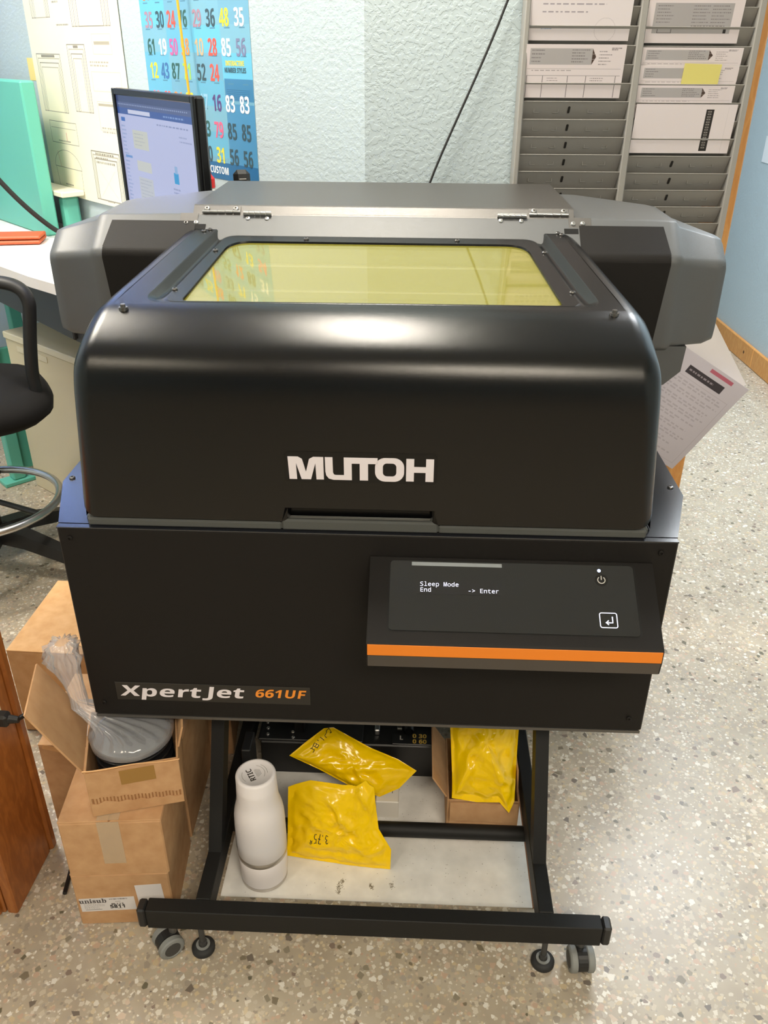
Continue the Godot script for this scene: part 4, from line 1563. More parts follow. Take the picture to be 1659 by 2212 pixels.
	box_part("body", Vector3(0, 0.255, 0), Vector3(0.041, 0.17, 0.024), 0.01, mats.black, ph, Transform3D(hb, Vector3(0, 0, 0.03)))
	box_part("screen", Vector3(0, 0.278, 0.0125), Vector3(0.026, 0.05, 0.002), 0.0005, mat(rgb(70, 72, 68), 0.3), ph, Transform3D(hb, Vector3(0, 0, 0.03)))
	box_part("earpiece", Vector3(0, 0.318, 0.0125), Vector3(0.018, 0.003, 0.002), 0.0005, mats.dull_steel, ph, Transform3D(hb, Vector3(0, 0, 0.03)))
	# small white bottle behind the monitor
	var bo := thing("squeeze_bottle", "small white bottle with a red cap behind the monitor's right edge", "bottle", Vector3(-0.4535, 0.9508, -2.302))
	st = mb()
	lathe(st, [[0.0, 0.0], [0.026, 0.0], [0.028, 0.006], [0.028, 0.20], [0.025, 0.235], [0.014, 0.262], [0.012, 0.285]], 24)
	done(st, "body", mat(rgb(236, 236, 234), 0.4), bo)
	st = mb()
	lathe(st, [[0.014, 0.283], [0.014, 0.305], [0.006, 0.315], [0.004, 0.335], [0.0, 0.336]], 18, Transform3D.IDENTITY, true)
	done(st, "cap", mat(rgb(200, 40, 40), 0.4), bo)


func build_chair() -> void:
	var c := thing("drafting_stool", "black drafting stool with armrest and chrome foot ring by the workbench", "chair", Vector3(-1.285, 0, -2.40), 0.0)
	var cloth := mat(rgb(24, 23, 23), 0.85, 0.0, 0.3)
	cloth.rim_enabled = true
	cloth.rim = 0.15
	var plastic := mat(rgb(30, 30, 31), 0.5)
	# seat cushion: rounded square dome
	var st := mb()
	var rings := []
	for e in [[0.0, 0.545], [0.16, 0.548], [0.225, 0.558], [0.252, 0.582], [0.256, 0.606], [0.24, 0.634], [0.20, 0.650], [0.10, 0.655], [0.0, 0.655]]:
		var ring := PackedVector3Array()
		for k in 40:
			var a := -TAU * k / 40.0
			var q := pow(pow(absf(cos(a)), 3.0) + pow(absf(sin(a)), 3.0), -1.0 / 3.0)
			ring.append(Vector3(cos(a) * q * e[0], e[1], sin(a) * q * e[0]))
		rings.append(ring)
	loft(st, rings, 1)
	var seat := done(st, "seat", cloth, c)
	seat.rotation.y = 0.5
	# armrests
	for sx in [1.0, -1.0]:
		st = mb()
		var arm := []
		for p in [Vector3(0.14, 0.555, 0.0), Vector3(0.225, 0.60, 0.0), Vector3(0.232, 0.70, 0.0), Vector3(0.244, 0.79, 0.0), Vector3(0.258, 0.87, 0.0), Vector3(0.262, 0.91, 0.0), Vector3(0.246, 0.945, 0.0), Vector3(0.20, 0.963, 0.0), Vector3(0.10, 0.97, 0.0)]:
			arm.append(Vector3(p.x * sx, p.y, p.z))
		if sx < 0:
			arm = arm.slice(0, 8)
		tube(st, smooth_path(arm, 5), 0.023, 12, false, 0.8)
		done(st, "armrest", plastic, c)
	st = mb()
	box(st, Vector3(-0.27, 0.95, 0), Vector3(0.06, 0.5, 0.4), 0.03)
	done(st, "backrest", cloth, c)
	st = mb()
	cyl(st, Vector3(0, 0.14, 0), Vector3(0, 0.36, 0), 0.028, 20)
	cyl(st, Vector3(0, 0.36, 0), Vector3(0, 0.55, 0), 0.016, 16)
	box(st, Vector3(0, 0.535, 0), Vector3(0.2, 0.025, 0.2), 0.004)
	done(st, "column", plastic, c)
	st = mb()
	var ring := []
	for k in 48:
		var a := TAU * k / 48.0
		ring.append(Vector3(cos(a) * 0.232 + 0.012, 0.285, sin(a) * 0.232 + 0.05))
	tube(st, ring, 0.0125, 12, true)
	done(st, "foot_ring", mats.steel, c)
	for k in 3:
		st = mb()
		var a := 0.35 + TAU * k / 3.0
		tube(st, [Vector3(0, 0.27, 0), Vector3(cos(a) * 0.232 + 0.012, 0.285, sin(a) * 0.232 + 0.05)], 0.009, 8)
		done(st, "ring_spoke", plastic, c)
	for k in 5:
		st = mb()
		var a := 0.22 + TAU * k / 5.0
		var d := Vector3(cos(a), 0, sin(a))
		var n := Vector3(-sin(a), 0, cos(a))
		var legs := []
		for e in [[0.02, 0.15, 0.034, 0.026], [0.12, 0.135, 0.03, 0.024], [0.25, 0.095, 0.026, 0.02], [0.33, 0.07, 0.02, 0.014]]:
			var m: Vector3 = d * e[0] + Vector3(0, e[1], 0)
			legs.append(PackedVector3Array([m - n * e[2] - Vector3(0, e[3], 0), m + n * e[2] - Vector3(0, e[3], 0), m + n * e[2] * 0.8 + Vector3(0, e[3], 0), m - n * e[2] * 0.8 + Vector3(0, e[3], 0)]))
		loft(st, legs, -1, true, true, true)
		var leg := done(st, "base_leg", plastic, c)
		st = mb()
		for sg in [-1.0, 1.0]:
			cyl(st, d * 0.325 + Vector3(0, 0.027, 0) + n * sg * 0.006, d * 0.325 + Vector3(0, 0.027, 0) + n * sg * 0.024, 0.027, 16)
		cyl(st, d * 0.325 + Vector3(0, 0.027, 0) - n * 0.01, d * 0.325 + Vector3(0, 0.027, 0) + n * 0.01, 0.012, 10)
		cyl(st, d * 0.325 + Vector3(0, 0.03, 0), d * 0.325 + Vector3(0, 0.075, 0), 0.008, 10)
		done(st, "wheel", mats.rubber, leg)


func build_monitor() -> void:
	var a := Vector3(-0.745, 0, -2.522)
	var b := Vector3(-0.441, 0, -2.102)
	var w := a.distance_to(b)
	var right := (b - a).normalized()
	var bs := Basis(right, Vector3.UP, right.cross(Vector3.UP))
	var h := 0.325
	var mid := (a + b) / 2
	var t := thing("computer_monitor", "black desktop monitor showing a pale blue web page, turned sideways", "monitor", Vector3(mid.x, 0.9508, mid.z))
	t.basis = bs
	var yc := 1.4535 - h / 2 - 0.95
	var shell := mat(rgb(18, 18, 19), 0.22)
	var st := mb()
	box(st, Vector3(0, yc, -0.024), Vector3(w, h, 0.026), 0.006)
	done(st, "housing", shell, t)
	st = mb()
	var bz := 0.016
	for sx in [-1.0, 1.0]:
		box(st, Vector3(sx * (w / 2 - bz / 2), yc, -0.009), Vector3(bz, h, 0.008), 0.002)
	box(st, Vector3(0, yc + h / 2 - bz / 2, -0.009), Vector3(w - 2 * bz, bz, 0.008), 0.002)
	box(st, Vector3(0, yc - h / 2 + bz / 2, -0.009), Vector3(w - 2 * bz, bz, 0.008), 0.002)
	done(st, "bezel", shell, t)
	var page := paint_tex(520, 300, rgb(206, 212, 250), func(im: Image) -> void:
		r(im, 0, 0, 520, 16, rgb(74, 88, 132))
		r(im, 0, 16, 520, 14, rgb(96, 110, 156))
		for k in 40:
			r(im, 10 + k * 12, 20, 7, 3, rgb(160, 176, 214))
		r(im, 0, 30, 520, 16, rgb(72, 104, 176))
		r(im, 80, 33, 160, 10, rgb(226, 230, 254))
		small_print(im, 330, 36, 170, 1, 8, 4, rgb(140, 170, 224), 3)
		r(im, 20, 54, 30, 10, rgb(70, 122, 206))
		small_print(im, 16, 74, 34, 22, 10, 4, rgb(150, 170, 224), 5)
		r(im, 20, 150, 52, 6, rgb(120, 166, 232))
		r(im, 96, 82, 110, 46, rgb(222, 224, 214))
		r(im, 104, 158, 104, 26, rgb(222, 224, 220))
		r(im, 104, 200, 104, 90, rgb(214, 218, 226))
		small_print(im, 106, 90, 90, 4, 9, 2, rgb(186, 190, 200), 7)
		small_print(im, 112, 206, 90, 9, 9, 2, rgb(180, 186, 206), 9)
		small_print(im, 280, 58, 220, 1, 8, 3, rgb(150, 160, 206), 11)
		small_print(im, 420, 78, 80, 2, 10, 3, rgb(160, 170, 214), 13)
		r(im, 362, 166, 30, 26, rgb(56, 170, 232))
		r(im, 370, 150, 18, 18, rgb(160, 196, 240))
		small_print(im, 350, 204, 60, 2, 9, 4, rgb(150, 160, 206), 15))
	var scr := mat(Color.BLACK, 0.2)
	scr.emission_enabled = true
	scr.emission_texture = page
	scr.emission_energy_multiplier = 0.62
	scr.texture_repeat = false
	st = mb()
	var hw := w / 2 - bz
	var hh := h / 2 - bz
	quad(st, Vector3(-hw, yc - hh, -0.0108), Vector3(hw, yc - hh, -0.0108), Vector3(hw, yc + hh, -0.0108), Vector3(-hw, yc + hh, -0.0108), -1, true)
	done(st, "screen", scr, t)
	st = mb()
	box(st, Vector3(0, 0.009, -0.012), Vector3(0.2, 0.018, 0.125), 0.006)
	done(st, "foot", shell, t)
	st = mb()
	box(st, Vector3(0, 0.16, -0.055), Vector3(0.06, 0.30, 0.03), 0.008)
	done(st, "neck", shell, t)
	var l := AreaLight3D.new()
	l.name = "screen_light"
	l.area_size = Vector2(2 * hw, 2 * hh)
	l.light_color = Color(0.62, 0.68, 1.0)
	l.light_energy = 0.07
	l.shadow_enabled = true
	l.area_range = 8.0
	l.area_attenuation = 2.0
	t.add_child(l, true)
	l.position = Vector3(0, yc, 0.002)
	l.rotation_degrees = Vector3(0, 180, 0)


# ------------------------------------------------------------------ things under the printer
# from the printer's own axes to the room
func mw(x: float, y: float, z: float) -> Vector3:
	return AT + Basis(Vector3.UP, deg_to_rad(YAW)) * Vector3(x, y, z)


# a stuffed plastic bag: an outline in space filled from a middle ridge, with folds
class Bag:
	var rim: Array
	var mid: Vector3
	var n: Vector3
	var fat: float
	var fold: float
	var noise := FastNoiseLite.new()
	var creases: Array
	var flat_rim: float

	func setup(outline: Array, normal: Vector3, thick: float, wrinkle: float, sd: int, lines: Array, seam := 0.9) -> void:
		n = normal.normalized()
		fat = thick
		fold = wrinkle
		creases = lines
		flat_rim = seam
		noise.noise_type = FastNoiseLite.TYPE_SIMPLEX
		noise.seed = sd
		noise.frequency = 15.0
		noise.fractal_type = FastNoiseLite.FRACTAL_RIDGED
		noise.fractal_octaves = 2
		rim = []
		for i in outline.size():
			var a: Vector3 = outline[i]
			var b: Vector3 = outline[(i + 1) % outline.size()]
			var steps := maxi(2, int(a.distance_to(b) / 0.009))
			for k in steps:
				rim.append(a.lerp(b, float(k) / steps))
		mid = Vector3.ZERO
		for p in rim:
			mid += p
		mid /= rim.size()

	func at(k: int, t: float, side: float) -> Vector3:
		var p: Vector3 = mid.lerp(rim[k % rim.size()], t)
		var body := 1.0 - pow(clampf(t / flat_rim, 0.0, 1.0), 2.2)
		var h := fat * sqrt(maxf(body, 0.0))
		var w := (noise.get_noise_3d(p.x * 1.2, p.y * 1.2, p.z * 1.2 + side) * 0.5) * fold * (0.25 + 0.75 * sqrt(maxf(1.0 - t * t, 0.0)))
		for c in creases:
			var a: Vector3 = c[0]
			var b: Vector3 = c[1]
			var q := Geometry3D.get_closest_point_to_segment(p, a, b)
			w += c[2] * maxf(0.0, 1.0 - q.distance_to(p) / c[3])
		return p + n * ((h if side > 0 else -h * 0.2) + w * (1.0 if side > 0 else 0.3))

	# the front of the bag over the point p of its plane
	func over(p: Vector3) -> Vector3:
		var best := 0
		var d := -2.0
		var dir := (p - mid).normalized()
		for k in rim.size():
			var c: float = ((rim[k] as Vector3) - mid).normalized().dot(dir)
			if c > d:
				d = c
				best = k
		var t := mid.distance_to(p) / maxf(mid.distance_to(rim[best]), 0.001)
		return at(best, minf(t, 1.0), 1.0)

	func rings(side: float, count: int) -> Array:
		var out := []
		for i in count + 1:
			var ring := PackedVector3Array()
			for k in rim.size():
				ring.append(at(k, float(i) / count, side))
			out.append(ring)
		return out


func bag_mesh(b: Bag) -> SurfaceTool:
	var st := mb()
	var f := b.rings(1.0, 22)
	loft(st, f, 1)
	var back := b.rings(-1.0, 10)
	back.reverse()
	loft(st, back, 2)
	loft(st, [f[-1], back[0]], 3)
	return st


func stroke(b: Bag, pts: Array, to_plane: Callable, parent: Node) -> void:
	var st := mb()
	var path := []
	for i in pts.size() - 1:
		for k in 4:
			var q: Vector2 = pts[i].lerp(pts[i + 1], k / 4.0)
			path.append(b.over(to_plane.call(q)) + b.n * 0.0006)
	path.append(b.over(to_plane.call(pts[-1])) + b.n * 0.0006)
	tube(st, path, 0.0008, 5)
	done(st, "handwriting", mats.ink, parent)


# points of handwritten signs on a unit square
func sign_points(c: String) -> Array:
	match c:
		"3":
			return [[Vector2(0, 0.9), Vector2(0.5, 1), Vector2(0.7, 0.75), Vector2(0.3, 0.52), Vector2(0.75, 0.3), Vector2(0.5, 0.02), Vector2(0, 0.1)]]
		"7":
			return [[Vector2(0, 1), Vector2(0.8, 1), Vector2(0.3, 0)], [Vector2(0.2, 0.5), Vector2(0.8, 0.5)]]
		"5":
			return [[Vector2(0.8, 1), Vector2(0.2, 1), Vector2(0.15, 0.6), Vector2(0.6, 0.6), Vector2(0.75, 0.3), Vector2(0.4, 0), Vector2(0.05, 0.1)]]
		"2":
			return [[Vector2(0.05, 0.8), Vector2(0.4, 1), Vector2(0.7, 0.75), Vector2(0.1, 0.05), Vector2(0.8, 0.05)]]
		"1":
			return [[Vector2(0.4, 1), Vector2(0.4, 0)]]
		"/":
			return [[Vector2(0.7, 1), Vector2(0.1, 0)]]
		".":
			return [[Vector2(0.2, 0.05), Vector2(0.3, 0.1)]]
		"E":
			return [[Vector2(0.8, 1), Vector2(0.1, 0.95), Vector2(0.1, 0), Vector2(0.85, 0.05), Vector2(0.85, 0.9)], [Vector2(0.1, 0.5), Vector2(0.8, 0.5)]]
	return [[Vector2(0.1, 1), Vector2(0.0, 0.7)], [Vector2(0.45, 1), Vector2(0.35, 0.7)]]


func build_under_machine() -> void:
	var turn := deg_to_rad(YAW)
	# white-faced hardboard on the floor
	var bd := thing("hardboard_sheet", "white-faced hardboard sheet lying on the floor between the stand's rails", "board", mw(0.0235, 0.0005, -0.15), turn)
	box_part("core", Vector3(0, 0.0012, 0), Vector3(0.652, 0.0024, 0.36), 0.0, mat(rgb(120, 82, 52), 0.8), bd)
	var face := mat(Color.WHITE, 0.32)
	face.albedo_texture = paint_tex(512, 300, rgb(204, 202, 198), func(im: Image) -> void:
		var n := noise(0.02, FastNoiseLite.TYPE_SIMPLEX_SMOOTH, 4, 6)
		var g := RandomNumberGenerator.new()
		g.seed = 5
		for y in 300:
			for x in 512:
				var v := n.get_noise_2d(x, y) * 0.05
				im.set_pixel(x, y, Color(0.9 + v, 0.895 + v, 0.88 + v))
		for k in 260:
			var c := rgb(150, 146, 140) if k % 3 else rgb(120, 114, 104)
			r(im, g.randf() * 510, g.randf() * 298, 1, 1, c)
		# dark scuffs near the front edge
		for s in [[196, 268, 9, 0.9], [192, 276, 6, 0.6], [199, 262, 5, 0.5], [194, 284, 4, 0.7], [246, 268, 4, 0.7], [249, 273, 3, 0.6], [282, 266, 7, 0.3]]:
			for k in 40:
				var p := Vector2(g.randfn(0, s[2] * 0.28), g.randfn(0, s[2] * 0.5))
				im.fill_rect(Rect2i(int(s[0] + p.x), int(s[1] + p.y), 1, 1), rgb(120, 114, 102)))
	face.texture_repeat = false
	var st := mb()
	quad(st, Vector3(-0.3262, 0.0028, 0.1802), Vector3(0.3205, 0.0028, 0.1802), Vector3(0.3205, 0.0028, -0.1785), Vector3(-0.3262, 0.0028, -0.1785), -1, true)
	quad(st, Vector3(-0.3262, 0.0005, 0.1802), Vector3(0.3205, 0.0005, 0.1802), Vector3(0.3205, 0.0028, 0.1802), Vector3(-0.3262, 0.0028, 0.1802))
	done(st, "white_face", face, bd)
	build_bottle()
	# bag standing in front
	var by := 0.0045
	var bot := [Vector3(-0.2074, by, -1.2485), Vector3(-0.1255, by, -1.2335), Vector3(-0.0549, by, -1.2222), Vector3(0.0181, by, -1.2145)]
	var up := [Vector3(0.0198, 0.0494, -1.2288), Vector3(-0.0072, 0.0923, -1.2467), Vector3(-0.0134, 0.1429, -1.264), Vector3(-0.0175, 0.183, -1.2775), Vector3(-0.0352, 0.195, -1.284), Vector3(-0.0548, 0.1824, -1.283), Vector3(-0.0845, 0.1796, -1.2866), Vector3(-0.1192, 0.1804, -1.292), Vector3(-0.1542, 0.1811, -1.2975), Vector3(-0.1844, 0.1691, -1.2982), Vector3(-0.202, 0.160, -1.2985), Vector3(-0.2035, 0.117, -1.2856), Vector3(-0.2045, 0.065, -1.2685)]
	var b := Bag.new()
	b.setup(bot + up, Vector3(-0.1422, 0.3037, 0.9421), 0.017, 0.013, 11, [
		[Vector3(-0.124, 0.164, -1.288), Vector3(-0.065, 0.095, -1.256), 0.007, 0.013], [Vector3(-0.105, 0.165, -1.288), Vector3(-0.085, 0.095, -1.258), 0.005, 0.009], [Vector3(-0.05, 0.185, -1.283), Vector3(-0.02, 0.132, -1.261), 0.010, 0.011], [Vector3(-0.03, 0.19, -1.283), Vector3(-0.018, 0.15, -1.268), 0.008, 0.008],
		[Vector3(-0.2, 0.036, -1.257), Vector3(0.0, 0.034, -1.225), -0.003, 0.008], [Vector3(-0.045, 0.03, -1.23), Vector3(0.0, 0.055, -1.235), 0.005, 0.009], [Vector3(-0.19, 0.15, -1.295), Vector3(-0.17, 0.08, -1.268), -0.004, 0.014]])
	var bo := done(bag_mesh(b), "poly_bag", mats.yellow_bag)
	tag(bo, "stuffed yellow plastic bag beside the white bottle, marked 3.75 inch", "plastic bag", "yellow plastic bags")
	var pl := func(q: Vector2) -> Vector3: return Vector3(-0.162 + q.x * 0.050, 0.0484 + q.x * 0.0067 + (1.0 - q.y) * 0.019, -1.2559 + q.x * 0.005 - (1.0 - q.y) * 0.0057)
	var x := 0.0
	# written upside down as the bag stands: right to left
	for c in ["3", ".", "7", "5", "q"]:
		for s in sign_points(c):
			var pts := []
			for q in s:
				pts.append(Vector2(1.0 - (x + q.x * 0.16), q.y))
			stroke(b, pts, pl, bo)
		x += 0.11 if c == "." else 0.2
	# bag lying on the dark unit behind
	var c := Bag.new()
	var out := [Vector3(-0.2136, 0.129, -1.4204), Vector3(-0.1442, 0.1045, -1.4023), Vector3(-0.0696, 0.0735, -1.3795), Vector3(-0.0061, 0.0570, -1.3664), Vector3(0.0382, 0.0716, -1.378), Vector3(0.0783, 0.1031, -1.4013), Vector3(0.0358, 0.1235, -1.4164), Vector3(-0.028, 0.144, -1.4315), Vector3(-0.1137, 0.1803, -1.4582), Vector3(-0.135, 0.1785, -1.4569), Vector3(-0.177, 0.1533, -1.4383)]
	c.setup(out, Vector3(0.0, 0.594, 0.805), 0.016, 0.011, 23, [[Vector3(-0.13, 0.11, -1.40), Vector3(0.04, 0.107, -1.404), 0.006, 0.012], [Vector3(-0.06, 0.107, -1.404), Vector3(-0.045, 0.085, -1.386), 0.006, 0.009], [Vector3(-0.005, 0.065, -1.375), Vector3(0.005, 0.1, -1.398), 0.005, 0.009], [Vector3(-0.185, 0.128, -1.42), Vector3(-0.115, 0.172, -1.452), -0.003, 0.006]], 0.93)
	var co := done(bag_mesh(c), "poly_bag", mats.yellow_bag)
	tag(co, "yellow plastic bag lying on the dark unit at the back, marked in pen", "plastic bag", "yellow plastic bags")
	var pl2 := func(q: Vector2) -> Vector3: return Vector3(-0.158, 0.1365, -1.426) + q.x * Vector3(0.044, 0.038, -0.028) + q.y * Vector3(-0.0085, 0.0065, -0.0048)
	x = 0.0
	for ch in ["3", "E", "q", "1", "/", "2"]:
		for s in sign_points(ch):
			var pts := []
			for q in s:
				pts.append(Vector2(x + q.x * 0.13, q.y))
			stroke(c, pts, pl2, co)
		x += 0.17
	# carton with a third bag
	var bx := thing("open_carton", "low open cardboard carton holding a yellow bag under the printer", "carton", mw(0.2485, 0.0036, -0.245), turn)
	var w := 0.158
	var d := 0.19
	var h := 0.105
	var wall := 0.004
	box_part("bottom", Vector3(0, 0.002, 0), Vector3(w, 0.004, d), 0.0, mats.card, bx)
	for sx in [-1.0, 1.0]:
		box_part("side", Vector3(sx * (w / 2 - wall / 2), h / 2, 0), Vector3(wall, h, d), 0.001, mats.card, bx)
	box_part("side", Vector3(0, h / 2, d / 2 - wall / 2), Vector3(w - 2 * wall, h, wall), 0.001, mats.card, bx)
	box_part("side", Vector3(0, h / 2, -d / 2 + wall / 2), Vector3(w - 2 * wall, h, wall), 0.001, mats.card, bx)
	var flap := func(a: Vector3, e: Vector3, lift: Vector3) -> void:
		var fs := mb()
		sheet(fs, func(u: float, v: float) -> Vector3: return a.lerp(e, u) + lift * v + Vector3(0, 0.002, 0) * sin(u * 5.0) * v, 6, 3, 0.0035)
		done(fs, "flap", mats.card, bx)
	flap.call(Vector3(-w / 2, h, d / 2 - 0.01), Vector3(-w / 2, h, -d / 2 + 0.01), Vector3(-0.032, 0.055, 0.0))
	flap.call(Vector3(w / 2 - 0.004, h, -d / 2 + 0.01), Vector3(w / 2 - 0.004, h, d / 2 - 0.03), Vector3(-0.004, 0.065, 0.0))
	flap.call(Vector3(-w / 2 + 0.006, h - 0.001, d / 2 + 0.0045), Vector3(w / 2 - 0.004, h - 0.001, d / 2 + 0.0045), Vector3(0.0, -0.05, 0.005))
	var e := Bag.new()
	var org := mw(0.2525, 0.104, -0.235)
	var rim := [Vector3(-0.074, 0.012, 0.086), Vector3(-0.02, 0.006, 0.09), Vector3(0.03, 0.008, 0.09), Vector3(0.05, -0.006, 0.106), Vector3(0.062, 0.014, 0.09), Vector3(0.066, 0.04, 0.05), Vector3(0.068, 0.10, 0.02), Vector3(0.072, 0.2, -0.02), Vector3(0.04, 0.26, -0.03), Vector3(-0.05, 0.265, -0.03), Vector3(-0.085, 0.2, -0.01), Vector3(-0.078, 0.11, 0.02), Vector3(-0.074, 0.05, 0.05)]
	var world_rim := []
	for q in rim:
		world_rim.append(org + Basis(Vector3.UP, turn) * q)
	var cr := func(a: Vector3, q: Vector3, amt: float, wd: float) -> Array: return [org + Basis(Vector3.UP, turn) * a, org + Basis(Vector3.UP, turn) * q, amt, wd]
	e.setup(world_rim, Vector3(0, 0.5, 0.86), 0.026, 0.014, 37, [cr.call(Vector3(-0.07, 0.03, 0.07), Vector3(-0.02, 0.13, 0.03), 0.012, 0.022), cr.call(Vector3(-0.02, 0.13, 0.03), Vector3(0.03, 0.06, 0.06), 0.012, 0.018), cr.call(Vector3(-0.03, 0.09, 0.04), Vector3(-0.03, 0.02, 0.08), -0.008, 0.016), cr.call(Vector3(0.03, 0.05, 0.06), Vector3(0.08, 0.045, 0.06), 0.014, 0.014), cr.call(Vector3(0.0, 0.02, 0.085), Vector3(0.04, 0.03, 0.07), 0.007, 0.01), cr.call(Vector3(0.04, 0.09, 0.04), Vector3(0.05, 0.2, 0.0), -0.01, 0.03)])
	tag(done(bag_mesh(e), "poly_bag", mats.yellow_bag), "crumpled yellow plastic bag bulging out of the open carton", "plastic bag", "yellow plastic bags")
	build_rotary()
	# small white box with printed side
	var sb := thing("small_white_box", "small white printed box behind the yellow bags", "box", mw(0.036, 0.0036, -0.232), turn)
	box_part("body", Vector3(0, 0.026, 0), Vector3(0.053, 0.052, 0.092), 0.002, mat(rgb(226, 222, 214), 0.5), sb)
	var lab := printed(90, 150, rgb(228, 224, 216), func(im: Image) -> void:
		for k in 5:
			r(im, 44 + k * 7, 10, 3, 70 + (k * 23) % 40, rgb(90, 86, 82))
		r(im, 30, 12, 8, 40, rgb(50, 48, 46)))
	st = mb()
	quad(st, Vector3(-0.024, 0.0524, 0.044), Vector3(0.024, 0.0524, 0.044), Vector3(0.024, 0.0524, -0.044), Vector3(-0.024, 0.0524, -0.044), -1, true)
	done(st, "print", lab, sb)


func build_bottle() -> void:
	var t := thing("insulated_bottle", "white insulated tumbler upside down on a second white cup", "bottle", Vector3(-0.2500, 0.0036, -1.2035))
	var white := mat(rgb(232, 228, 230), 0.42)
	var ring := mat(rgb(196, 190, 184), 0.34, 0.8)
	var st := mb()
	lathe(st, [[0.0, 0.0], [0.046, 0.0], [0.0485, 0.002], [0.0488, 0.011]], 48, Transform3D.IDENTITY, true)
	done(st, "base_ring", ring, t)
	st = mb()
	lathe(st, [[0.0486, 0.011], [0.0492, 0.014], [0.0500, 0.04], [0.0508, 0.072], [0.0500, 0.0735]], 48)
	done(st, "lower_cup", white, t)
	st = mb()
	lathe(st, [[0.0498, 0.073], [0.0506, 0.0745], [0.0508, 0.085], [0.0498, 0.0865]], 48)
	done(st, "rim_ring", ring, t)
	st = mb()
	lathe(st, [[0.0500, 0.086], [0.0512, 0.088], [0.0516, 0.12], [0.0514, 0.165], [0.0505, 0.188], [0.0485, 0.203], [0.0455, 0.216], [0.0428, 0.226], [0.0416, 0.238], [0.0408, 0.26], [0.0404, 0.268], [0.0402, 0.2685], [0.0400, 0.2905], [0.0385, 0.2945], [0.0350, 0.2962], [0.0325, 0.2955], [0.0310, 0.2942], [0.0, 0.2940]], 48)
	done(st, "upper_cup", white, t)
	# green print on the far left of the cup
	st = mb()
	var p := []
	for k in 7:
		var a := PI + 0.05 + 0.35 * (k - 3) / 3.0
		p.append(a)
	for k in 6:
		var c0 := Vector3(cos(p[k]), 0, -sin(p[k])) * 0.0519
		var c1 := Vector3(cos(p[k + 1]), 0, -sin(p[k + 1])) * 0.0519
		quad(st, c0 + Vector3(0, 0.098, 0), c1 + Vector3(0, 0.098, 0), c1 + Vector3(0, 0.135, 0), c0 + Vector3(0, 0.135, 0), 1)
	done(st, "green_print", mat(rgb(30, 74, 44), 0.5), t)
	# text on the upturned base
	var ink := mat(rgb(60, 56, 52), 0.5)
	var xf := Transform3D(Basis(Vector3.UP, deg_to_rad(118)) * Basis(Vector3.RIGHT, -PI / 2), Vector3(-0.003, 0.2943, 0.002))
	text("RTIC", 0.0155, ink, t, xf.translated_local(Vector3(0, 0.006, 0)), "base_print", "Droid Sans", true, 0.0003)
	st = mb()
	for k in 5:
		box(st, Vector3(0.0, -0.004 - k * 0.0023, 0.0002), Vector3(0.022 - absf(k - 1.0) * 0.003, 0.0007, 0.0003), 0.0, xf)
	for e in [[0.0225, -2.3, -0.6], [0.0275, -1.9, -0.9], [0.0225, 0.9, 2.1]]:
		var arc := []
		for k in 25:
			var a: float = lerpf(e[1], e[2], k / 24.0)
			arc.append(xf * Vector3(cos(a) * e[0], sin(a) * e[0] + 0.001, 0.0002))
		tube(st, arc, 0.00035, 4)
	done(st, "base_print", mat(rgb(150, 146, 142), 0.5), t)


